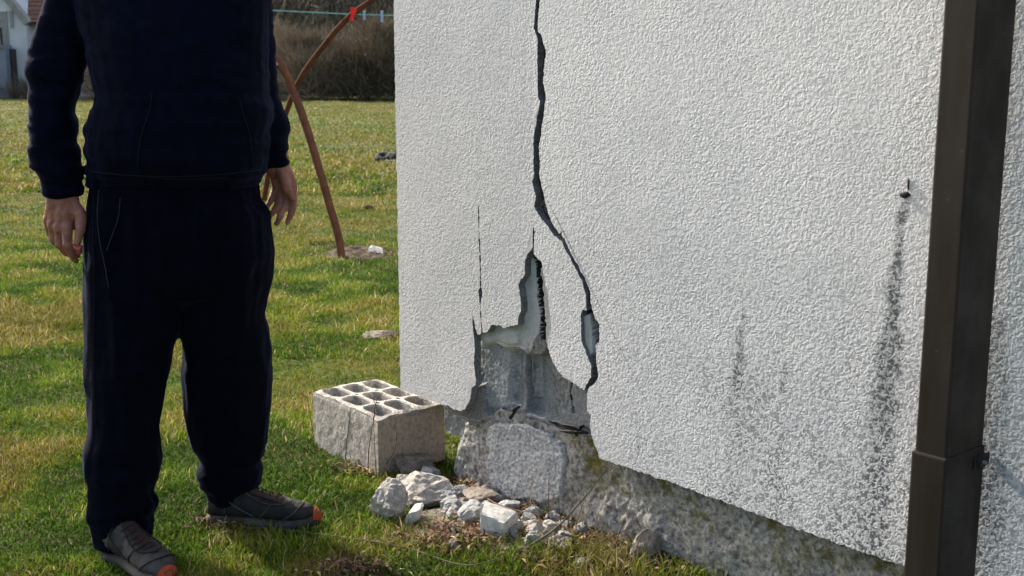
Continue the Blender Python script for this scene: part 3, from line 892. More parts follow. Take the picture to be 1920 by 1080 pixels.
# ------------------------------------------------------------------ STONES
def stone(px, py, wpx, hpx, kind, label, name='rubble_stone', seed=0, facets=7, flat=1.0, lean=0.0, sink=0.25, cat='stone', group=None, rough=1.0, mat=None, sub=4, dz=0.0, cuts=None):
    # px,py = middle of the foot in the photo; wpx,hpx = apparent size
    g = ground_pt(px, py)
    z = gzs(g[0], g[1])
    dist = math.hypot(g[0], g[1])
    k = math.sqrt(g[1] ** 2 + (CAMH) ** 2) / FPX
    rx = wpx * k / 2; rz = hpx * k / 2 * 1.02; ry = (rx * 0.75 + rz * 0.25) * flat
    bm = bmesh.new()
    bmesh.ops.create_icosphere(bm, subdivisions=sub, radius=1)
    rs = random.Random(seed * 13 + 5)
    planes = []
    for i in range(facets + 6):
        d = Vector((rs.gauss(0, 1), rs.gauss(0, 1), rs.gauss(0, .9))).normalized()
        planes.append((d, rs.uniform(0.48, 0.80)))
    if cuts: planes = [(Vector(c[:3]).normalized(), c[3]) for c in cuts]
    off = Vector((seed * 3.7, seed * 1.3, 0))
    co = []
    for v in bm.verts:
        p = v.co.copy()
        p *= 1 + 0.30 * mnoise.noise(p * 1.1 + off)
        for d, h in planes:
            e = p.dot(d) - h
            if e > 0: p -= d * e * 0.97
        nrm = v.co.normalized()
        rid = abs(mnoise.noise(p * 3.2 + off))
        p += nrm * rough * (0.14 * rid + 0.055 * mnoise.noise(p * 7 + off) + 0.03 * mnoise.noise(p * 15 + off))
        co.append(p)
    mn = [min(p[i] for p in co) for i in range(3)]; mx = [max(p[i] for p in co) for i in range(3)]
    for v, p in zip(bm.verts, co):
        q_ = [((p[i] - mn[i]) / (mx[i] - mn[i]) * 2 - 1) for i in range(3)]
        v.co = Vector((q_[0] * rx * 1.14, q_[1] * ry * 1.1, q_[2] * rz * 1.2))
    o = bm_obj(name, bm, mat or M_rock[kind], None, False)
    for p in o.data.polygons: p.use_smooth = rough > 1.5
    o.location = (g[0], g[1] + ry * 0.35, z + rz * (1 - sink * 1.2) + dz)
    o.rotation_euler = (0, lean, rs.uniform(-.25, .25))
    tag(o, label, cat, group)
    return (g[0], g[1] + ry * .35, rx * 0.8)
foot = []
foot.append(stone(774,884,66,40,'brown','brownish rounded stone leaning on the near end of the hollow block',seed=1))
foot.append(stone(806,901,36,26,'grey','small grey stone just behind the long pale rubble lump',seed=2))
foot.append(stone(800,940,104,58,'light','long pale lump of rubble in the middle of the pile',seed=3, facets=10))
foot.append(stone(728,974,64,72,'light','tall rough pale stone at the left end of the rubble pile',seed=4, facets=9))
foot.append(stone(775,985,20,50,'white','thin whitish plaster sliver tilted against the tall left stone',seed=5, flat=0.9, lean=0.62, rough=.6, facets=5))
foot.append(stone(843,950,44,38,'grey','bluish grey chunk right of the long pale lump',seed=6))
foot.append(stone(846,970,34,30,'grey','small grey stone in front of the bluish grey chunk',seed=7))
foot.append(stone(893,948,64,28,'brown','low earthy lump of rubble against the foot of the plinth',seed=8, facets=6))
foot.append(stone(888,986,52,42,'grey','dark grey lump left of the angular white block',seed=9, facets=9))
foot.append(stone(936,1012,62,54,'white','angular white plaster block with a bright flat top',seed=17, rough=0.22, sink=0.15, cuts=[(.12,-.25,1,.42),(-.45,-.9,.05,.40),(.85,-.5,0,.5),(.3,.9,.1,.5),(-.95,.2,0,.55),(0,0,-1,.5)]))
foot.append(stone(935,966,28,18,'grey','little grey stone behind the angular white block',seed=11))
foot.append(stone(991,992,34,28,'grey','grey stone right of the angular white block with a flat face',seed=12, rough=.4, cuts=[(.3,-.3,.9,.4),(-.3,-.9,.3,.4),(.9,-.3,0,.5),(-.9,.3,.2,.5),(.2,.9,0,.5)]))
foot.append(stone(1018,992,20,16,'white','small whitish stone beside the fallen cane',seed=13, rough=.7))
foot.append(stone(972,1004,18,18,'grey','dark pebble touching the right side of the angular white block',seed=14))
foot.append(stone(998,1030,34,30,'grey','grey stone in the grass below the fallen cane',seed=15))
foot.append(stone(1051,1042,44,36,'brown','brown grey stone half sunk in grass at the lower right of the pile',seed=16))
foot.append(stone(853,1030,28,22,'brown','half buried brown stone alone in the grass below the pile',seed=10, sink=.35))
foot.append(stone(1092,1068,36,18,'light','flat pale stone at the bottom edge in long grass',seed=18))
foot.append(stone(897,921,26,22,'brown','small brown stone below the broken end of the plinth',seed=19))
foot.append(stone(1212,1064,50,66,'brown','upright reddish brown stone slab leaning on the plinth',seed=20, facets=5, flat=.6, lean=.25))
foot.append(stone(870,938,44,26,'grey','flat grey lump wedged between the bluish chunk and the earthy lump',seed=21))
foot.append(stone(758,915,40,26,'light','pale knob at the top left of the long pale lump',seed=22))
foot.append(stone(912,975,34,28,'brown','dark earthy stone right behind the angular white block',seed=23))
foot.append(stone(960,985,30,24,'grey','grey stone wedged behind the right corner of the angular white block',seed=24))
for i, (x, y, w, h, kd) in enumerate([(868,925,14,10,'brown'),(920,960,16,11,'grey'),(958,975,15,12,'grey'),(1030,1003,16,11,'grey'),(960,958,13,9,'brown'),(905,935,14,10,'grey'),(868,960,12,9,'grey'),(815,905,13,9,'brown'),(1005,1003,12,9,'light'),(1060,1005,14,10,'brown'),(948,990,10,8,'brown'),(980,965,15,10,'brown'),(1075,1020,14,10,'grey'),(1130,1010,16,10,'brown'),(700,985,14,9,'grey'),(875,940,15,11,'light')]):
    stone(x, y, w, h, kd, 'little loose pebble of broken mortar scattered through the rubble pile', name='rubble_pebble', seed=40 + i, sub=3, cat='pebble', group='pebbles in the rubble pile')
rs_ = random.Random(77)
quad = [(835,925),(905,930),(1090,1010),(1070,1040),(960,1030),(850,985)]
cnt = 0
while cnt < 34:
    x = rs_.uniform(830, 1090); y = rs_.uniform(925, 1040)
    if not in_poly(np.array([x]), np.array([y]), quad)[0]: continue
    w = rs_.uniform(20, 42)
    stone(x, y, w, w * rs_.uniform(.6, .9), rs_.choice(['grey','brown','grey','light']), 'small angular fragment of grey mortar lying among the larger stones of the rubble pile', name='mortar_fragment', seed=200 + cnt, sub=3, cat='fragment', group='grey mortar fragments in the rubble pile', sink=rs_.uniform(.2,.5))
    cnt += 1
stone(706,478,26,17,'white','bright white stone beside the foot of the rusty hoop in the field', name='field_stone', seed=31, mat=M_white, rough=.7, sink=.1, facets=6)
stone(692,475,10,6,'white','white chip touching the bright white field stone', name='field_stone', seed=32, mat=M_white, sub=2)
stone(712,634,62,16,'brown','flat grey brown stone lying in the grass beyond the hollow block', name='field_stone', seed=33, flat=.8)
stone(625,488,13,9,'grey','small grey stone just left of the hoop foot', name='field_stone', seed=34, sub=3)
stone(640,492,9,7,'light','pale pebble right in front of the hoop foot', name='field_stone', seed=35, sub=3)

# ------------------------------------------------------------------ disturbed soil at the hoop foot, dark clod patches
M_dust = concrete_mat('mortar_dust_and_soil', (0.20, 0.165, 0.12), (0.12, 0.095, 0.065), (0.30, 0.27, 0.22), 12, 60, 0.015, 0.004)
M_soil = concrete_mat('bare_crumbly_soil', (0.085, 0.060, 0.038), (0.05, 0.037, 0.025), (0.13, 0.10, 0.07), 12, 40, 0.02, 0.004)
def soil_patch(px, py, rx, ry, h, label, name='soil_patch', mat=None):
    g = ground_pt(px, py)
    n = 40
    a = np.linspace(-1, 1, n); X, Y = np.meshgrid(a, a)
    r = np.hypot(X, Y) + 0.22 * fbm(np.stack([X.ravel() * 2.1, Y.ravel() * 2.1, X.ravel() * 0 + px], 1), 3).reshape(X.shape)
    x = g[0] + X * rx * 1.3; y = g[1] + Y * ry * 1.3
    z = gz(x, y) + h * smooth(1.0, 0.3, r) * (0.6 + 0.7 * fbm(np.stack([X.ravel() * 7, Y.ravel() * 7, X.ravel() * 0 + 3], 1), 3).reshape(X.shape)) - 0.02 * smooth(0.85, 1.1, r) + 0.004
    o = grid_mesh(name, n, n, np.stack([x.ravel(), y.ravel(), z.ravel()], 1), mat or M_soil, keep=(r.ravel() < 1.15))
    return tag(o, label, kind='structure')
soil_patch(668, 476, 0.20, 0.26, 0.04, 'bare crumbly soil around the foot of the rusty hoop')
soil_patch(1215, 1040, 0.22, 0.16, 0.03, 'dark litter and soil along the plinth foot')
soil_patch(905, 985, 0.24, 0.13, 0.012, 'dusty soil and mortar crumbs under the rubble pile', mat=M_dust)
soil_patch(1040, 1010, 0.20, 0.12, 0.012, 'dusty soil running along the plinth foot right of the rubble', mat=M_dust)
SOIL = [(ground_pt(668,476), .25, .32), (ground_pt(870, 1010), .10, .06), (ground_pt(1110, 1010), .18, .12), (ground_pt(650,1065), .08, .05), (ground_pt(800,950), .17, .10), (ground_pt(900,985), .20, .12), (ground_pt(1000,1010), .17, .10)]

# ------------------------------------------------------------------ GRASS
foot_np = np.array(foot)
def rejects(x, y):
    bad = np.zeros(len(x), bool)
    for fx, fy, fr in foot_np:
        bad |= np.hypot(x - fx, y - fy) < fr * 0.8
    # block footprint
    bx, by, br_ = hb.location.x, hb.location.y, hb.rotation_euler.z
    lx = (x - bx) * math.cos(br_) + (y - by) * math.sin(br_); ly = -(x - bx) * math.sin(br_) + (y - by) * math.cos(br_)
    bad |= (lx > -0.002) & (lx < 0.392) & (ly < 0.002) & (ly > -0.247)
    du = (x - O[0]) * U[0] + (y - O[1]) * U[1]; dw = (x - O[0]) * N[0] + (y - O[1]) * N[1]
    bad |= (du > -0.13) & (dw < -0.035)
    bad |= (du > -0.34) & (dw < -0.60)
    return bad
def in_view(x, y, m):
    ax = y * math.cos(TH) + CAMH * math.sin(TH)
    pxx = 960 + FPX * x / ax
    return (pxx > -60 - m) & (pxx < 1980 + m)
def blades(name, n, y0, y1, hmin, hmax, wmin, wmax, label, powr=1.0, xr=(-12, 2.4), m=500, dens_scale=1.4, extra=None):
    # sample depth so density is even over the ground
    t = rng.uniform(0, 1, n * 3) ** powr
    y = y0 + t * (y1 - y0)
    lo = -(y * 0.50) - 0.75; hi = np.minimum(y * 0.50 + 0.3, 2.2)
    x = rng.uniform(0, 1, len(y)) * (hi - lo) + lo
    ok = in_view(x, y, m) & ~rejects(x, y)
    for g, rx, ry in SOIL:
        d = np.hypot((x - g[0]) / rx, (y - g[1]) / ry)
        ok &= ~((d < 1) & (rng.uniform(0, 1, len(x)) > 0.12 + 0.5 * d * d))
    pn = fbm(np.stack([x * dens_scale, y * dens_scale, x * 0], 1), 3)
    ok &= rng.uniform(-0.9, 0.6, len(x)) < pn + 0.25
    idx = np.nonzero(ok)[0][:n]
    x, y = x[idx], y[idx]
    n = len(x)
    c1 = fbm(np.stack([x * 1.1, y * 0.9, x * 0 + 5], 1), 3)
    c2 = fbm(np.stack([x * 4.5, y * 4.5, x * 0 + 8], 1), 3)
    sel = rng.uniform(-1, 1, n)
    green = np.array([[0.098, 0.175, 0.013]]); lime = np.array([[0.175, 0.215, 0.018]]); olive = np.array([[0.175, 0.160, 0.032]]); straw = np.array([[0.34, 0.27, 0.13]]); deep = np.array([[0.060, 0.120, 0.010]])
    far = smooth(4.5, 14, y)[:, None]
    k = c1 * 1.3 + c2 * 1.2 + sel * 0.36 + far[:, 0] * 0.40 + 0.06
    C = np.where(k[:, None] < -0.25, deep, np.where(k[:, None] < 0.12, green, np.where(k[:, None] < 0.42, lime, olive)))
    pale = rng.uniform(0, 1, n) < 0.04 + 0.08 * smooth(0.05, 0.5, c2) + 0.10 * far[:, 0]
    C = np.where(pale[:, None], straw, C)
    C = np.clip(C * (1 + 0.5 * c2[:, None]) * (1 + rng.normal(0, 0.20, (n, 1))), 0.01, 0.6)
    hl = rng.uniform(hmin, hmax, n) * (0.75 + 0.55 * (c2 + 0.4)) * np.where(pale, 1.15, 1)
    wd = rng.uniform(wmin, wmax, n)
    broad = rng.uniform(0, 1, n) < 0.16
    hl = np.where(broad, hl * 0.55, hl); wd = np.where(broad, wd * 2.6, wd)
    # tall unkempt grass along the wall foot
    du = (x - O[0]) * U[0] + (y - O[1]) * U[1]; dw = (x - O[0]) * N[0] + (y - O[1]) * N[1]
    wall_f = smooth(0.45, 0.10, np.abs(dw)) * smooth(0.1, 0.4, du) * (rng.uniform(0, 1, n) < 0.35)
    hl = hl * (1 + 1.5 * wall_f)
    z = gz(x, y) - 0.003
    az = rng.uniform(0, 2 * math.pi, n)
    lean = np.abs(rng.normal(0.55, 0.35, n))
    d = np.stack([np.cos(az) * lean, np.sin(az) * lean, np.ones(n)], 1); d /= np.linalg.norm(d, axis=1)[:, None]
    fa = az + math.pi / 2 + rng.normal(0, .5, n)
    s = np.stack([np.cos(fa), np.sin(fa), np.zeros(n)], 1) * wd[:, None] / 2
    base = np.stack([x, y, z], 1)
    mid = base + d * hl[:, None] * 0.55
    d2 = d + np.stack([np.cos(az), np.sin(az), -0.4 * np.ones(n)], 1) * rng.uniform(0.1, 0.8, n)[:, None]
    d2 /= np.linalg.norm(d2, axis=1)[:, None]
    tip = mid + d2 * hl[:, None] * 0.5
    V = np.stack([base - s * .7, base + s * .7, mid + s, mid - s, tip], 1).reshape(-1, 3)
    kk = np.arange(n)[:, None] * 5
    L = np.concatenate([kk + np.array([[0, 1, 2, 3]]), kk + np.array([[3, 2, 4]])], 1).ravel()
    CC = np.repeat(np.concatenate([C, np.ones((n, 1))], 1), 5, 0)
    o = np_mesh(name, V, L, np.tile([4, 3], n), M_grass, colors=CC)
    return tag(o, label, 'grass', kind='stuff')
blades('near_grass', 520000, 2.0, 8.5, 0.012, 0.037, 0.0016, 0.0042, 'short green and yellowish grass close around the house corner and the person', powr=1.35)
blades('middle_grass', 260000, 4.8, 16.0, 0.018, 0.05, 0.003, 0.007, 'patchy green and straw coloured grass in the middle of the field', powr=1.25, m=300)
blades('far_grass', 120000, 11.5, 46.0, 0.03, 0.08, 0.008, 0.022, 'yellowish grass far out in the field before the scrub', powr=1.4, m=200)

# leaf and stalk litter on the ground
def litter(name, n, spots, label, cols, size):
    P, C_ = [], []
    for g, rx, ry, cnt in spots:
        a = rng.normal(0, 0.45, (cnt, 2)) * [[rx, ry]]
        P.append(np.stack([g[0] + a[:, 0], g[1] + a[:, 1]], 1))
    P = np.concatenate(P)
    ok = ~rejects(P[:, 0], P[:, 1]); P = P[ok]
    n = len(P)
    z = gz(P[:, 0], P[:, 1]) + rng.uniform(0.002, 0.022, n)
    base = np.stack([P[:, 0], P[:, 1], z], 1)
    az = rng.uniform(0, 2 * math.pi, n)
    ln = rng.uniform(size * .4, size, n)
    d = np.stack([np.cos(az), np.sin(az), rng.normal(0.05, .25, n)], 1)
    wd = rng.uniform(0.001, 0.0045, n)
    s = np.stack([-np.sin(az), np.cos(az), rng.normal(0, .5, n)], 1) * wd[:, None]
    mid = base + d * ln[:, None] * .5 + np.array([[0, 0, 0.004]])
    tip = base + d * ln[:, None]
    V = np.stack([base - s * .4, base + s * .4, mid + s, mid - s, tip], 1).reshape(-1, 3)
    kk = np.arange(n)[:, None] * 5
    L = np.concatenate([kk + np.array([[0, 1, 2, 3]]), kk + np.array([[3, 2, 4]])], 1).ravel()
    CC = np.repeat(np.concatenate([palette(n, cols, [1] * len(cols), .3), np.ones((n, 1))], 1), 5, 0)
    return tag(np_mesh(name, V, L, np.tile([4, 3], n), M_twig, colors=CC), label, 'litter', kind='stuff')
litter('dead_grass_litter', 0, [(ground_pt(870,1012), .16, .08, 900), (ground_pt(1120,1005), .26, .14, 2600), (ground_pt(1000,985), .2, .12, 900), (ground_pt(650,1070), .12, .06, 500),
       (ground_pt(900,915), .12, .08, 600), (ground_pt(1240,1065), .3, .1, 1600), (ground_pt(690,880), .12, .06, 300), (ground_pt(440,990), .1, .05, 300), (ground_pt(672,474), .5, .5, 900)],
       'brown dead grass and leaf litter around the rubble and the plinth foot', [(0.20,0.13,0.07),(0.12,0.07,0.04),(0.33,0.25,0.15),(0.09,0.05,0.03),(0.17,0.07,0.04)], 0.036)

# ------------------------------------------------------------------ dry stems and canes
def stem(pts, base_y_px, r, mat, label, name='dry_stem', dys=None, side=None):
    bx, by = pts[0]
    g = ground_pt(bx, base_y_px if base_y_px else by)
    out = []
    for i, (x, y) in enumerate(pts):
        Y = g[1] + (dys[i] if dys else 0.0)
        out.append(at_y(x, y, Y))
    out = smooth_path(out, 5)
    n = len(out)
    o = tube(name, out, [r * (1 - 0.6 * i / n) for i in range(n)], M_stem[mat], None, 5)
    if side:
        for (i0, dx_, dz_) in side:
            p = out[int(i0 * (n - 1))]
            q_ = p + Vector((dx_, 0.01, dz_))
            tube('side_twig', [p, p * .5 + q_ * .5 + Vector((0, 0, .003)), q_], [r * .6, r * .5, r * .3], M_stem[mat], o, 4)
    return tag(o, label, 'stem')
stem([(648,862),(650,830),(655,790),(657,765)], 866, 0.0016, 'dark', 'dark upright dead stem before the left face of the hollow block', side=[(.6, .012, .03), (.75, -.012, .025)])
stem([(690,893),(692,840),(700,790),(706,752),(722,730)], 893, 0.0018, 'brown', 'tall red brown stem rising to the near corner of the hollow block', side=[(.5, .012, .04), (.7, -.02, .03)])
stem([(706,893),(703,850),(701,800),(699,775)], 893, 0.0014, 'brown', 'thin red brown stem beside the near edge of the hollow block')
stem([(702,866),(718,835),(738,805),(746,778),(748,768)], 880, 0.0017, 'straw', 'pale straw coloured stem leaning right across the hollow block', dys=[0, -.01, -.02, -.02, -.02])
stem([(712,885),(740,845),(744,800)], 885, 0.0011, 'brown', 'short thin brown stem leaning over the brownish stone', dys=[0, -.03, -.03])
stem([(568,800),(570,770),(566,740),(567,722)], 806, 0.0011, 'brown', 'thin brown stalk left of the hollow block')
stem([(586,808),(582,780),(577,752),(576,730)], 812, 0.0012, 'dark', 'thin dark stalk beside the left end of the hollow block')
stem([(602,786),(620,800),(640,816),(652,822)], 812, 0.0014, 'straw', 'pale bent stalk resting against the foot of the hollow block')
stem([(753,735),(751,700),(752,660),(754,600),(753,560)], 742, 0.0014, 'straw', 'pale upright stalk beside the left edge of the white wall')
stem([(749,730),(747,690),(750,650),(744,625)], 745, 0.0012, 'green', 'thin green stalk left of the white wall edge')
stem([(985,1028),(1040,992),(1085,945),(1118,905),(1144,868)], 1040, 0.0030, 'green', 'long leaning cane propped from the rubble up to the plinth top', name='leaning_cane', dys=[0, -.03, -.06, -.1, -.13])
stem([(1150,985),(1150,940),(1158,900),(1163,878)], 1010, 0.0016, 'dark', 'thin dark stem standing before the mossy plinth', dys=[0,0,0,0])
stem([(1088,1065),(1110,1030),(1140,1008),(1180,990)], 1068, 0.0018, 'brown', 'brown stem arching over the litter at the bottom right', dys=[0, 0.01, .02, .03])
rw = random.Random(5)
for i in range(30):
    bx = rw.uniform(985, 1250); by = 968 + (bx - 1010) * 0.42 + rw.uniform(0, 34)
    hh = rw.uniform(25, 95); ln_ = rw.uniform(-26, 26)
    stem([(bx, by), (bx + ln_ * .3, by - hh * .5), (bx + ln_, by - hh)], by, rw.uniform(.0010, .0018), rw.choice(['straw', 'brown', 'straw', 'green', 'dark']),
         'thin dry weed stalk sprouting along the foot of the mossy plinth', name='weed_stalk')['group'] = 'weed stalks along the plinth foot'
def lying(pts, r, mat, label, name, cat, lift=0.012):
    P = []
    for i, (x, y) in enumerate(pts):
        g = ground_pt(x, y, lift)
        P.append(Vector((g[0], g[1], gzs(g[0], g[1]) + lift)))
    o = tube(name, smooth_path(P, 6), r, mat, None, 6)
    return tag(o, label, cat)
lying([(884,912),(915,935),(940,950),(975,960),(1015,968)], 0.0032, M_stem['brown'], 'red brown cane lying along the foot of the plinth', 'fallen_cane', 'cane', 0.03)
lying([(950,942),(985,955),(1012,975),(1050,985),(1078,1002)], 0.0028, M_stem['brown'], 'second darker cane running right from the plinth foot to the litter', 'fallen_cane', 'cane', 0.025)
lying([(1020,970),(1040,1000),(1070,1010),(1100,1030)], 0.0022, M_stem['dark'], 'dark short cane buried in the litter right of the white stones', 'fallen_cane', 'cane', 0.03)
lying([(400,1020),(430,998),(500,990),(580,998),(660,1008),(760,1022),(850,1050),(900,1056),(960,1040),(1000,1022)], 0.0016, M_wire, 'long thin dull wire looping through the grass before the rubble', 'loose_wire', 'wire', 0.016)

# ------------------------------------------------------------------ RUSTY HOOPS
def hoop(name, pts_px, base_px, r, mat, label, extra, joints=()):
    g = ground_pt(*base_px)
    P = [at_y(x, y, g[1]) for x, y in pts_px]
    P = [Vector(p) for p in P]
    P[0].z -= 0.12
    P += [Vector((e[0], g[1], e[1])) for e in extra]
    path = smooth_path(P, 8)
    root = empty(name, (g[0], g[1], 0))
    tag(root, label, 'hoop')
    inv = Vector((g[0], g[1], 0))
    tube('bent_tube', [p - inv for p in path], r, mat, root, 14)
    return root, path, inv
hA, pA, iA = hoop('rusty_hoop', [(643,487),(636,450),(618,385),(600,322),(575,240),(548,168),(512,108)], (643,487), 0.0255, M_rust2,
    'nearer rusty steel hoop whose foot stands in bare soil', [(-1.95, 1.66), (-2.55, 1.98), (-3.3, 2.12), (-4.05, 1.95), (-4.7, 1.5), (-5.15, 0.85), (-5.35, 0.1), (-5.38, -0.1)])
pc = Vector(at_y(512, 118, ground_pt(643, 487)[1])) - iA
bm = bmesh.new(); bmesh.ops.create_cone(bm, cap_ends=True, segments=16, radius1=0.036, radius2=0.036, depth=0.06, matrix=Matrix.Translation(pc) @ Matrix.Rotation(R(-38), 4, 'Y'))
bmesh.ops.create_cone(bm, cap_ends=True, segments=6, radius1=0.010, radius2=0.010, depth=0.08, matrix=Matrix.Translation(pc + Vector((-.02, -.02, -.03))) @ Matrix.Rotation(R(90), 4, 'X'))
bm_obj('clamp', bm, M_steel, hA)
gB = ground_pt(492, 375)
hB, pB, iB = hoop('rusty_hoop', [(490,378),(500,345),(512,280),(532,222),(562,150),(600,95),(648,38),(695,2)], (492,375), 0.026, M_rust,
    'farther rusty steel hoop arching up to the right behind the white wall', [(-0.8, 2.12), (-0.2, 2.3), (0.5, 2.25), (1.1, 1.9), (1.6, 1.2), (1.85, 0.4), (1.9, -0.1)])
# ribbon knotted on the hoop
rp = Vector(at_y(661, 22, gB[1] - .03))
V, F = [], []
for i in range(7):
    t = i / 6
    c_ = rp + Vector((0.012 * math.sin(t * 5), -0.01, 0.04 - 0.12 * t))
    wv = 0.020 + 0.006 * math.sin(t * 7)
    V += [c_ + Vector((-wv, 0, 0)), c_ + Vector((wv, .006, 0)), c_ + Vector((wv, .010, 0)), c_ + Vector((-wv, .004, 0))]
for i in range(6):
    for k in range(4): F.append((i*4+k, i*4+(k+1)%4, i*4+4+(k+1)%4, i*4+4+k))
F += [(0,1,2,3), (27,26,25,24)]
tag(mesh_obj('ribbon', V, F, M_red, None), 'short bright red ribbon tied round the farther hoop', 'ribbon')
# washing line tied between hoops
def line_pt(x, y): return Vector(at_y(x, y, gB[1] + 0.04))
lp = [line_pt(300, 16), line_pt(420, 18), line_pt(512, 20), line_pt(600, 24), line_pt(661, 27), line_pt(755, 29), line_pt(900, 24), line_pt(1100, 12)]
ln_root = tag(tube('washing_line', smooth_path(lp, 6), 0.006, M_rope, None, 6), 'teal line stretched across the field past the farther hoop', 'line')
for (x, y, h, lb) in [(683,27,0.05,'left of the three pale blue clips on the teal line'),(716,27,0.07,'middle one of the three pale blue clips on the teal line'),(748,28,0.11,'longest pale blue clip on the teal line beside the white wall')]:
    p = line_pt(x, y)
    bm = bmesh.new()
    box_bm(bm, p.x - .011, p.x + .011, p.y - .016, p.y - .002, p.z - h, p.z + .03, .004)
    box_bm(bm, p.x - .009, p.x + .013, p.y + .003, p.y + .016, p.z - h * .9, p.z + .035, .004)
    tag(bm_obj('line_clip', bm, M_peg, None), lb, 'clip')

# debris heap in the field next to the wall edge
gD = ground_pt(735, 308)
def torus_obj(name, c, R1, r, rot, mat, label):
    V, F = [], []
    for i in range(28):
        a = 2 * math.pi * i / 28
        for j in range(10):
            b = 2 * math.pi * j / 10
            p = Vector(((R1 + r * math.cos(b)) * math.cos(a), (R1 + r * math.cos(b)) * math.sin(a), r * math.sin(b)))
            V.append(p)
    for i in range(28):
        for j in range(10):
            F.append((i*10+j, ((i+1)%28)*10+j, ((i+1)%28)*10+(j+1)%10, i*10+(j+1)%10))
    o = mesh_obj(name, V, F, mat, None, True)
    o.location = c; o.rotation_euler = rot
    return tag(o, label, 'tyre')
M_tyre = simple('black_rubber', (0.012, 0.012, 0.013), (0.03, 0.028, 0.026), 12, 0.8, 0.3, 0.01, 30)
for i, (x, lb) in enumerate([(716, 'black tyre lying at the left end of the board in the field'), (749, 'black tyre half hidden behind the wall edge in the field')]):
    g = ground_pt(x, 306)
    torus_obj('old_tyre', (g[0], g[1] + .2, 0.05), 0.065 if i == 0 else 0.08, 0.055, (R(28), 0, R(20 * i)), M_tyre, lb)
g = ground_pt(733, 306)
stone(733,304,22,20,'brown','reddish brown lump between the two tyres in the field', name='clay_lump', seed=36, sub=3)
tag(box_obj('board', ground_pt(716,311)[0], ground_pt(716,311)[0] + 1.3, g[1] - .12, g[1] - .08, 0.01, 0.045, M_shut, None, .004), 'pale grey board lying before the tyres in the field', 'board')
stone(690,392,18,9,'brown','small dark brown clod in the field above the white stone', name='soil_clod', seed=37, sub=3, mat=M_soil)

# ------------------------------------------------------------------ FAR WHITE HOUSE
YH = 52.0
k_ = YH / FPX * 1.0
def hp_(px, py): p = at_y(px, py, YH); return p
fh = empty('white_farmhouse', (0, 0, 0))
tag(fh, 'distant white farmhouse with brown tiled roof and a small balcony', 'building')
xc = hp_(48, 40)[0]; ze = hp_(48, 40)[2]; zr = ze + 3.3
# gable wall faces the camera to the left of the corner, eaves wall recedes to the right
x_l = xc - 7.0
gx0 = x_l
bm = bmesh.new()
gv = [(gx0, YH, -1), (xc, YH, -1), (xc, YH, ze), ((gx0 + xc) / 2, YH, ze + 4.6), (gx0, YH, ze)]
fv = [bm.verts.new(p) for p in gv]; bk = [bm.verts.new((p[0] + 1.2, p[1] + 9, p[2])) for p in gv]
bm.faces.new(fv)
bm.faces.new(bk[::-1])
for i in range(5):
    j = (i + 1) % 5
    bm.faces.new((fv[j], fv[i], bk[i], bk[j]))
bm_obj('wall', bm, M_hwhite, fh)
# wing with the eaves side towards us, right of the corner
bm = bmesh.new()
box_bm(bm, xc + 0.02, xc + 6.5, YH + 0.6, YH + 8.5, -1, ze - 0.03)
bm_obj('wing_wall', bm, simple('shade_tinted_limewash', (0.62, 0.66, 0.72), (0.54, 0.58, 0.64), 1.5, 0.9, 0.1), fh)  # bluish shade of this side is put into the limewash colour
# roof of the wing
bm = bmesh.new()
A = [(xc - .25, YH + .1, ze - .02), (xc + 7, YH + .1, ze - .02), (xc + 7, YH + 4.5, ze + 2.7), (xc - .25 - 1.3, YH + 4.5, ze + 2.7)]
t_ = [bm.verts.new(p) for p in A]; b2 = [bm.verts.new((p[0], p[1] + .05, p[2] - .14)) for p in A]
bm.faces.new(t_); bm.faces.new(b2[::-1])
for i in range(4):
    j = (i + 1) % 4
    bm.faces.new((t_[j], t_[i], b2[i], b2[j]))
bm_obj('roof', bm, M_tile, fh)
# verge board of the gable
sl = math.atan2(4.6, 3.5)
for sgn in (1,):
    p0 = Vector((xc + .1, YH - .12, ze - .1)); p1 = Vector(((gx0 + xc) / 2, YH - .12, ze + 4.62))
    dd = (p1 - p0).normalized(); nn = Vector((dd.z, 0, -dd.x)) * 0.13
    V = [p0 - nn, p0 + nn, p1 + nn, p1 - nn]; V += [v + Vector((0.0, .5, 0)) for v in V]
    mesh_obj('verge', V, [(0,1,2,3),(7,6,5,4),(0,4,5,1),(1,5,6,2),(2,6,7,3),(3,7,4,0)], M_shut, fh)
def rect(name, x0, y0, x1, y1, dy, th, mat, parent, bev=0):
    a = hp_(x0, y1); b = hp_(x1, y0)
    return box_obj(name, a[0], b[0], YH - dy - th, YH - dy, a[2], b[2], mat, parent, bev)
sh = rect('balcony_door', 2, 22, 13, 84, 0.003, .06, M_shut, fh)
rect('door_frame', 1, 20, 14, 22, 0.003, .09, M_hwhite, sh)
rect('window', 21, 20, 24, 52, 0.003, .07, M_shut, fh)
bal = rect('balcony', -60, 85, 22, 90, 0.003, 1.1, M_shut, fh)
rect('railing', -60, 53, 22, 54.6, 1.0, .04, M_dark, bal)
rect('railing_post', 20, 54.6, 22, 85, 1.0, .05, M_dark, bal)
rect('cellar_wall', -70, 90, 26, 196, 0.003, 0.9, M_hshade, fh)
rect('corner_post', 26, 92, 30, 196, 0.003, 0.5, M_dark, fh)
scrub('house_weeds', 2500, hp_(-40, 100)[0], hp_(120, 100)[0], 49.8, 51.0, 0.45, 'brown weeds and brush at the foot of the far white house', BR, [4, 4, 3, 1, 2], rad=.6)

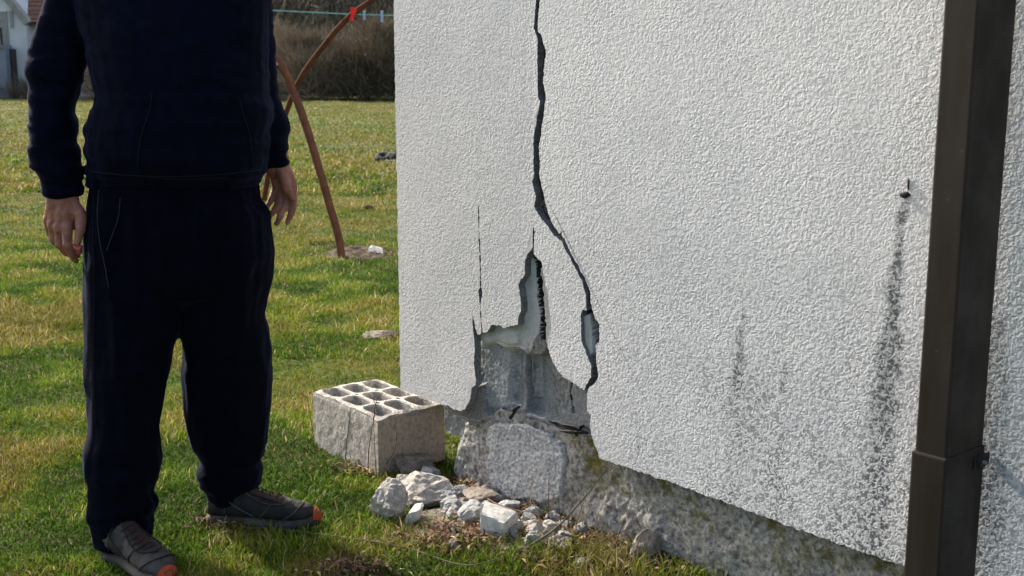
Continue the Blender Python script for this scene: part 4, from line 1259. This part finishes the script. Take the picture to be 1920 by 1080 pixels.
# ------------------------------------------------------------------ PERSON
def ringpts(c, rx, ry, n=28, e=2.3, rz=0.0):
    out = []
    for k in range(n):
        a = 2 * math.pi * k / n
        ca, sa = math.cos(a), math.sin(a)
        x = math.copysign(abs(ca) ** (2 / e), ca) * rx; y = math.copysign(abs(sa) ** (2 / e), sa) * ry
        out.append((c[0] + x * math.cos(rz) - y * math.sin(rz), c[1] + x * math.sin(rz) + y * math.cos(rz), c[2]))
    return out
def loft(V, F, rings):
    n = len(rings[0]); b = len(V)
    for r in rings: V.extend(r)
    for i in range(len(rings) - 1):
        for k in range(n):
            k2 = (k + 1) % n
            F.append((b + i * n + k, b + i * n + k2, b + (i + 1) * n + k2, b + (i + 1) * n + k))
    F.append(tuple(b + k for k in range(n - 1, -1, -1)))
    F.append(tuple(b + (len(rings) - 1) * n + k for k in range(n)))
def px_rings(spec, shrink=0.0, n=28, e=2.3):
    # spec rows: (py, left px, right px, depth Y, half thickness)
    out = []
    for py, l, r, Y, ry in spec:
        a = at_y(l, py, Y); b = at_y(r, py, Y)
        out.append(ringpts(((a[0] + b[0]) / 2, Y, (a[2] + b[2]) / 2), max(.01, (b[0] - a[0]) / 2 - shrink), max(.01, ry - shrink), n, e))
    return out
def capsule(V, F, p0, p1, r0, r1, ns=14, flat=None):
    p0 = Vector(p0); p1 = Vector(p1)
    t = (p1 - p0)
    L = t.length
    t = t.normalized() if L > 1e-6 else Vector((0, 0, 1))
    a = t.orthogonal().normalized(); b = t.cross(a)
    rings = []
    for k in range(5):
        an = -math.pi / 2 + (k + .35) / 5 * math.pi / 2
        rings.append((p0 + t * math.sin(an) * r0, math.cos(an) * r0))
    rings.append((p0, r0)); rings.append((p1, r1))
    for k in range(5):
        an = (k + .65) / 5 * math.pi / 2
        rings.append((p1 + t * math.sin(an) * r1, math.cos(an) * r1))
    rr = []
    for c, r in rings:
        rr.append([tuple(c + (a * math.cos(2 * math.pi * k / ns) + b * math.sin(2 * math.pi * k / ns)) * r) for k in range(ns)])
    loft(V, F, rr)
def fused(name, V, F, voxel, mat, parent, smooth_it=4, disp=None, smf=0.5):
    me = bpy.data.meshes.new('tmp'); me.from_pydata([tuple(map(float, v)) for v in V], [], F); me.update()
    o = bpy.data.objects.new('tmp', me); col.objects.link(o)
    md = o.modifiers.new('r', 'REMESH'); md.mode = 'VOXEL'; md.voxel_size = voxel; md.use_smooth_shade = True
    ms = o.modifiers.new('s', 'SMOOTH'); ms.iterations = smooth_it; ms.factor = smf
    dg = bpy.context.evaluated_depsgraph_get()
    m2 = bpy.data.meshes.new_from_object(o.evaluated_get(dg))
    bpy.data.objects.remove(o)
    n = len(m2.vertices)
    co = np.zeros(n * 3, np.float32); m2.vertices.foreach_get('co', co); co = co.reshape(-1, 3).astype(float)
    if disp is not None:
        no = np.zeros(n * 3, np.float32); m2.vertices.foreach_get('normal', no); no = no.reshape(-1, 3)
        co = co + no * disp(co, no)[:, None]
        m2.vertices.foreach_set('co', co.astype(np.float32).ravel())
    m2.polygons.foreach_set('use_smooth', [True] * len(m2.polygons))
    m2.update()
    m2.name = name
    m2.materials.clear(); m2.materials.append(mat)
    q = bpy.data.objects.new(name, m2); col.objects.link(q); q.parent = parent
    return q
person = empty('person', (0, 0, 0))
tag(person, 'person standing in navy sweatshirt, dark track pants and grey shoes with arms hanging', 'person')

leg1 = [(380,170,352,2.93,.13),(440,166,350,2.92,.135),(500,168,348,2.91,.13),(560,164,347,2.90,.125),(607,164,339,2.89,.12),(644,165,324,2.88,.115),(700,166,316,2.86,.105),(760,168,302,2.85,.10),(800,171,293,2.84,.095),(830,166,295,2.83,.095),(858,162,297,2.83,.096),(880,164,295,2.82,.092),(900,170,290,2.82,.088),(925,167,284,2.82,.088),(943,166,291,2.81,.09),(968,168,283,2.81,.085),(990,176,283,2.81,.08),(1012,184,282,2.81,.078)]
leg2 = [(380,330,486,2.94,.12),(430,335,505,2.94,.13),(474,338,511,2.95,.13),(522,340,508,2.95,.125),(559,341,499,2.96,.12),(596,341,492,2.96,.115),(633,345,502,2.97,.115),(667,349,508,2.98,.115),(700,347,509,2.98,.11),(760,350,505,2.99,.105),(800,354,498,3.0,.10),(838,371,494,3.0,.09),(858,380,491,3.0,.086),(868,378,482,3.01,.085),(880,373,489,3.01,.088),(899,373,488,3.01,.085),(917,386,484,3.02,.078),(935,393,478,3.02,.072)]
hips = [(318,172,494,2.93,.145),(344,170,481,2.93,.15),(374,166,484,2.93,.155),(400,164,503,2.93,.158),(440,166,505,2.93,.155),(478,169,510,2.93,.15),(520,170,500,2.93,.135),(550,185,480,2.93,.115),(572,235,420,2.93,.07)]
torso = [(-118,255,362,2.93,.062),(-104,228,390,2.93,.075),(-88,196,424,2.93,.09),(-68,168,458,2.93,.108),(-40,148,488,2.93,.12),(0,140,503,2.92,.135),(50,150,503,2.91,.145),(100,165,500,2.905,.155),(150,174,503,2.90,.165),(182,186,507,2.90,.17),(203,172,510,2.90,.172),(235,163,507,2.90,.175),(265,162,504,2.90,.175),(290,168,502,2.90,.175),(312,168,499,2.91,.170),(326,171,497,2.915,.165),(334,172,488,2.92,.155),(345,170,486,2.92,.152)]
slv1 = [(-70,150,210,2.93,.05),(-56,118,215,2.93,.07),(-30,98,200,2.93,.075),(0,86,185,2.93,.075),(60,70,172,2.92,.072),(100,58,165,2.91,.070),(130,51,158,2.90,.068),(148,56,154,2.90,.064),(165,56,150,2.90,.066),(200,57,143,2.89,.064),(232,60,144,2.88,.062),(246,57,144,2.88,.06),(262,60,145,2.87,.06),(290,60,147,2.87,.058),(312,63,152,2.86,.056),(328,70,153,2.86,.054),(340,76,149,2.86,.044),(352,82,150,2.86,.040),(365,85,153,2.86,.040)]
slv2 = [(-70,425,480,2.94,.05),(-56,420,505,2.94,.07),(-30,425,512,2.95,.07),(0,425,514,2.96,.07),(60,428,510,2.98,.068),(110,430,514,2.99,.066),(150,440,518,3.0,.062),(190,446,526,3.0,.060),(225,455,536,3.0,.058),(245,460,541,3.0,.056),(262,466,538,3.0,.055),(280,474,545,3.0,.052),(290,484,541,3.0,.042),(304,496,544,3.0,.036),(311,499,542,3.0,.034)]

def cloth_disp(co, no):
    x, y, z = co.T
    arm1 = (x < -1.03) & (z > .80)
    d = 0.006 * fbm(np.stack([x * 5, y * 5, z * 9], 1), 3)
    wr = 1 - 2.2 * np.abs(fbm(np.stack([x * 5 + z * 5, y * 5, z * 19], 1), 2))
    armw = np.where(z < 1.25, 1.0, 0.5) * np.where((x < -0.99) | (x > -0.68), 1.0, 0.35)
    d = d + 0.0085 * armw * (wr - 0.5) + 0.006 * fbm(np.stack([x * 13, y * 13, z * 8], 1), 2)
    hem = smooth(.955, .94, z) * ((x > -1.0) & (x < -0.68))
    d = d - 0.004 * hem + 0.0
    return d
def pants_disp(co, no):
    x, y, z = co.T
    d = 0.010 * (0.5 - np.abs(fbm(np.stack([x * 9, y * 9, z * 2.2], 1), 3)) * 2)
    low = smooth(.34, .08, z)
    d = d + 0.010 * low * fbm(np.stack([x * 7 + z * 8, y * 7, z * 26], 1), 2)
    knee = smooth(.12, 0, np.abs(z - .47))
    d = d + 0.009 * knee * fbm(np.stack([x * 9, y * 9, z * 18 + 4], 1), 2)
    return d
V, F = [], []
loft(V, F, px_rings(torso)); loft(V, F, px_rings(slv1)); loft(V, F, px_rings(slv2))
sw = fused('sweatshirt', V, F, 0.0048, M_sweat, person, 3, cloth_disp)
V, F = [], []
loft(V, F, px_rings(hips)); loft(V, F, px_rings(leg1)); loft(V, F, px_rings(leg2))
pt = fused('track_pants', V, F, 0.0055, M_pants, person, 3, pants_disp)

# body: one continuous surface (torso, legs, arms, hands, neck, head)
V, F = [], []
loft(V, F, px_rings(torso[2:], 0.022)); loft(V, F, px_rings(hips, 0.025)); loft(V, F, px_rings(leg1, 0.022)); loft(V, F, px_rings(leg2, 0.022))
loft(V, F, px_rings(slv1[1:-3], 0.02)); loft(V, F, px_rings(slv2[1:-3], 0.018))
def hpt(p, Y): return Vector(at_y(p[0], p[1], Y + (p[2] if len(p) > 2 else 0)))
def chain(pts, rad, Y):
    P = [hpt(p, Y) for p in pts]
    for i in range(len(P) - 1): capsule(V, F, P[i], P[i + 1], rad[i], rad[i + 1])
# his right hand (left in the photo): back of the hand to the camera, fingers curled
YA = 2.85
for dx_ in (-16, -7, 3, 13):
    chain([(118 + dx_ * .95, 350, .0), (119 + dx_, 385, 0)], [0.021, 0.021], YA)
chain([(106,372,.0),(100,392,.004),(93,410,.014)], [.018,.019,.0135], YA)
chain([(112,372,0),(107,395,0),(101,420,.006)], [.019,.020,.0140], YA)
chain([(120,372,0),(117,398,-.004),(112,425,-.002)], [.019,.020,.0145], YA)
chain([(128,372,0),(128,398,-.004),(126,425,-.006)], [.019,.020,.0145], YA)
chain([(134,375,0),(136,395,.0)], [.019,.017], YA)
for kx, ky, kd, kr in ((126,424,-.012,.0145),(111,425,-.009,.0150),(99,420,0,.0140),(90,410,.012,.0125)):
    capsule(V, F, hpt((kx, ky, kd), YA), hpt((kx, ky + 3, kd), YA), kr, kr)
for kx, ky, kd in ((122,385,-.0195),(111,384,-.019),(102,384,-.012)):      # tendons
    capsule(V, F, hpt((kx - 0, ky, kd), YA), hpt((kx + (3 if kx > 115 else -1 if kx > 105 else -5), ky + 34, kd + .001), YA), .0035, .0042)
chain([(126,425,-.010),(126,458,-.022),(136,478,-.012),(142,489,-.002)], [.0130,.0118,.0096,.0078], YA)       # index
chain([(111,427,-.004),(112,458,-.004),(126,475,.014),(144,480,.026)], [.0125,.0110,.0092,.0078], YA)         # middle
chain([(99,423,.008),(101,450,.012),(118,466,.028),(150,471,.034)], [.0118,.0100,.0088,.0075], YA)          # ring
chain([(90,413,.018),(94,440,.028),(108,452,.040),(153,463,.044)], [.0108,.0090,.0080,.0070], YA)             # little
chain([(137,383,.0),(153,405,-.010),(151,432,-.018),(145,455,-.020)], [.0170,.0145,.0118,.0085], YA)          # thumb
chain([(140,395,.004),(141,425,.006)], [.016,.010], YA)                                                       # web
# his left hand (right in the photo): thumb side and palm towards the camera
YB = 2.995
for dx_ in (-9, 0, 9):
    chain([(519 + dx_, 296, 0), (523 + dx_, 322, 0)], [.019, .019], YB)
chain([(514,318,.006),(517,338,.010),(519,357,.012)], [.015,.014,.011], YB)
chain([(522,320,.01),(527,342,.014),(527,364,.012)], [.016,.016,.0115], YB)
chain([(530,320,.01),(537,345,.012),(537,370,.010)], [.017,.017,.0125], YB)
chain([(535,322,0),(545,345,.004),(547,368,.0)], [.016,.016,.0130], YB)
chain([(525,320,-.008),(531,336,-.018),(539,355,-.026),(548,371,-.024)], [.015,.0150,.0118,.0090], YB)       # thumb
chain([(549,364,.0),(550,388,.002),(544,406,-.010),(539,417,-.012)], [.0112,.0092,.0082,.0070], YB)            # index
chain([(537,368,.010),(534,388,-.002),(525,405,-.012),(519,419,-.012)], [.0108,.0092,.0080,.0070], YB)          # middle
chain([(526,362,.012),(521,384,-.004),(511,399,-.014),(504,408,-.012)], [.0102,.0088,.0076,.0068], YB)          # ring
chain([(516,355,.014),(509,372,.0),(503,384,-.008),(496,393,-.008)], [.0092,.0080,.0070,.0062], YB)        # little
# neck and head (above the frame)
cx0 = at_y(308, 0, 2.92)[0]
def C3(x, y, z): return Vector((cx0 + x, 2.92 + y, z))
capsule(V, F, C3(0, .01, 1.42), C3(0, -.005, 1.58), .062, .057)
def ell(c, r, ns=20):
    rr = []
    for i in range(1, 12):
        a = -math.pi / 2 + math.pi * i / 12
        rr.append([(c.x + r[0] * math.cos(a) * math.cos(2 * math.pi * k / ns), c.y + r[1] * math.cos(a) * math.sin(2 * math.pi * k / ns), c.z + r[2] * math.sin(a)) for k in range(ns)])
    loft(V, F, rr)
ell(C3(0, 0.012, 1.672), (.079, .096, .094)); ell(C3(0, -.03, 1.610), (.064, .066, .066)); ell(C3(0, -.045, 1.572), (.038, .046, .030))
capsule(V, F, C3(0, -.088, 1.668), C3(0, -.112, 1.628), .009, .015)
capsule(V, F, C3(-.03, -.074, 1.69), C3(.03, -.074, 1.69), .016, .016)
capsule(V, F, C3(-.022, -.084, 1.592), C3(.022, -.084, 1.592), .009, .009); capsule(V, F, C3(-.018, -.082, 1.580), C3(.018, -.082, 1.580), .009, .009)
for s in (-1, 1):
    capsule(V, F, C3(s * .078, .012, 1.675), C3(s * .074, .010, 1.635), .014, .010)
    capsule(V, F, C3(s * .034, -.062, 1.637), C3(s * .044, -.052, 1.634), .020, .018)
def skin_disp(co, no):
    d = 0.0012 * fbm(co * 70, 3)
    hand = (co[:, 2] < .95) & (co[:, 2] > .7)
    # veins and tendons on the back of the hand
    return d + np.where(hand, 0.0013 * fbm(np.stack([co[:, 0] * 95, co[:, 1] * 60, co[:, 2] * 26], 1), 2), 0)
body = fused('body', V, F, 0.0026, M_skin, person, 2, skin_disp)
V, F = [], []
ell(C3(0, 0.022, 1.692), (.082, .098, .088))
hair = fused('hair', V, F, 0.006, M_hair, person, 2, lambda co, no: 0.003 * fbm(co * 60, 2) - 0.03 * smooth(2.86, 2.83, co[:, 1]) - 0.03 * smooth(1.66, 1.63, co[:, 2]) * (co[:, 1] < 2.93))
for s in (-1, 1):
    bm = bmesh.new(); bmesh.ops.create_uvsphere(bm, u_segments=16, v_segments=10, radius=.0105, matrix=Matrix.Translation(C3(s * .031, -.0705, 1.668)))
    bm_obj('eye', bm, simple('eye_white', (0.6, 0.58, 0.55), (0.55, 0.52, 0.5), 10, 0.3), person, True)

# shoes
def shoe(heel_px, toe_px, matu, sgn, label, lift=0.0):
    h = ground_pt(*heel_px); t = ground_pt(*toe_px)
    d = Vector((t[0] - h[0], t[1] - h[1], 0)); L = d.length; d.normalize(); sd = Vector((-d.y, d.x, 0))
    z0 = gzs((h[0] + t[0]) / 2, (h[1] + t[1]) / 2) + 0.004 + lift
    T = [0, .03, .10, .20, .30, .42, .55, .68, .80, .90, .96, 1.0]
    HW = [.014, .028, .036, .037, .035, .037, .043, .047, .045, .036, .024, .008]
    TOP = [.060, .085, .105, .115, .110, .092, .078, .068, .060, .052, .042, .030]
    def sect(t_, hw, zb, zt, n=24, e=2.6):
        c = Vector((h[0], h[1], z0)) + d * (t_ * L) + sd * (sgn * 0.010 * math.sin(t_ * math.pi))
        out = []
        for k in range(n):
            a = 2 * math.pi * k / n
            ca, sa = math.cos(a), math.sin(a)
            wv = math.copysign(abs(ca) ** (2 / e), ca) * hw * (1.0 - 0.28 * max(0, sa))
            zz_ = (zb + zt) / 2 + math.copysign(abs(sa) ** (2 / e), sa) * (zt - zb) / 2
            out.append(tuple(c + sd * wv + Vector((0, 0, zz_))))
        return out
    V, F = [], []
    loft(V, F, [sect(t_, w_, .018, tp) for t_, w_, tp in zip(T, HW, TOP)])
    sh = fused('shoe', V, F, 0.004, matu, person, 2, lambda co, no: 0.0025 * fbm(co * 55, 3) + 0.0015 * fbm(np.stack([co[:, 0] * 30, co[:, 1] * 30, co[:, 2] * 140], 1), 2))
    tag(sh, label)
    V, F = [], []
    loft(V, F, [sect(t_, w_ + .004, .0, .026 + .012 * max(0, t_ - .85) * 6, e=4) for t_, w_ in zip(T, HW)])
    mesh_obj('sole', V, F, M_sole, sh, True)
    V, F = [], []
    Tc = [.962, .968, .978, .988, 1.0, 1.012]
    wc = np.interp(Tc, T, HW) + .0045; tc = np.interp(Tc, T, TOP) + .002
    wc[-1] = .006; wc[-2] = .014
    loft(V, F, [sect(t_, w_ * 1.0, .008, max(.034, tp * 1.03), e=2.6) for t_, w_, tp in zip(Tc, wc, tc)])
    mesh_obj('toe_cap', V, F, M_orange, sh, True)
    def on(t_, a, lift=.0015):
        hw = float(np.interp(t_, T, HW)); tp = float(np.interp(t_, T, TOP)); e = 2.6
        c = Vector((h[0], h[1], z0)) + d * (t_ * L) + sd * (sgn * 0.010 * math.sin(t_ * math.pi))
        ca, sa = math.cos(a), math.sin(a)
        wv = math.copysign(abs(ca) ** (2 / e), ca) * (hw + lift) * (1.0 - 0.28 * max(0, sa))
        return c + sd * wv + Vector((0, 0, (.018 + tp) / 2 + math.copysign(abs(sa) ** (2 / e), sa) * ((tp - .018) / 2 + lift)))
    for s0 in (0, math.pi):
        sg = 1 if s0 == 0 else -1
        for pts_ in ([(.18,-.6),(.22,.2),(.24,.9)], [(.30,1.1),(.42,.75),(.55,.6),(.68,.8),(.76,1.57)], [(.50,-.7),(.56,.0),(.60,.6)], [(.70,-.7),(.80,.1),(.84,.8),(.86,1.57)], [(.02,.2),(.14,.35),(.30,-.1),(.45,-.5)]):
            tube('seam', smooth_path([on(t_, s0 + sg * a) for t_, a in pts_], 5), .0019, M_sole if matu is M_shoe2 else M_shoe2, sh, 5)
    V, F = [], []
    tg = [on(t_, math.pi / 2 + da, .002 + .002 * (da == 0)) for t_ in (.20, .27, .35, .44, .53, .62, .68) for da in (.5, .25, 0, -.25, -.5)]
    tg2 = [p - Vector((0, 0, .006)) for p in tg]
    F = [(i*5+j, i*5+j+1, i*5+j+6, i*5+j+5) for i in range(6) for j in range(4)]
    mesh_obj('tongue', tg, F, M_lace, sh, True)
    for k in range(5):
        tt_ = .36 + k * .065
        w_ = float(np.interp(tt_, T, HW)) * .55; tp = float(np.interp(tt_, T, TOP)) + .003
        c = Vector((h[0], h[1], z0)) + d * (tt_ * L)
        tube('lace', [c + sd * -w_ + Vector((0, 0, tp - .008)), c + sd * (-w_ * .4) + d * .005 + Vector((0, 0, tp)), c + sd * (w_ * .4) + Vector((0, 0, tp + .001)), c + sd * w_ + d * .006 + Vector((0, 0, tp - .008))], .0026, M_lace, sh, 6)
    return sh
shoe((205, 1040), (318, 1094), M_shoe, 1, 'worn lighter grey shoe pointing to the camera')
shoe((392, 980), (600, 986), M_shoe2, -1, 'dark grey shoe pointing to the right')

from mathutils.bvhtree import BVHTree
def on_surface(obj, pts, lift=0.002):
    me = obj.data
    bvh = BVHTree.FromPolygons([v.co.copy() for v in me.vertices], [tuple(p.vertices) for p in me.polygons])
    out = []
    for x, y in pts:
        d = Vector(ray(x, y)).normalized()
        hit = bvh.ray_cast(Vector(CAM), d)
        if hit[0] is not None: out.append(hit[0] + hit[1] * lift)
    return out
M_piping = simple('grey_piping', (0.028, 0.030, 0.042), (0.015, 0.017, 0.026), 60, 0.8)
M_seam = simple('navy_seam', (0.005, 0.0065, 0.02), (0.003, 0.004, 0.012), 60, 0.9)
def seam_on(obj, name, pts, r, mat):
    P = on_surface(obj, [tuple(p[:2]) for p in smooth_path([(a, b, 0) for a, b in pts], 6)])
    if len(P) > 3: tube(name, P, r, mat, obj, 5)
seam_on(pt, 'piping', [(187,356),(184,400),(187,445),(196,492),(205,540)], .0013, M_piping)
seam_on(pt, 'pocket_edge', [(226,372),(223,405),(212,438),(200,470)], .0013, M_piping)
seam_on(pt, 'side_seam', [(177,370),(176,450),(178,560),(176,680),(180,800)], .0012, M_seam)
seam_on(sw, 'pocket_edge', [(286,175),(280,210),(268,245),(262,275),(258,312)], .0012, M_seam)
seam_on(sw, 'pocket_edge', [(448,185),(455,215),(465,245),(470,275),(474,310)], .0012, M_seam)
seam_on(sw, 'hem_seam', [(176,322),(230,327),(310,330),(400,327),(486,318)], .0014, M_seam)
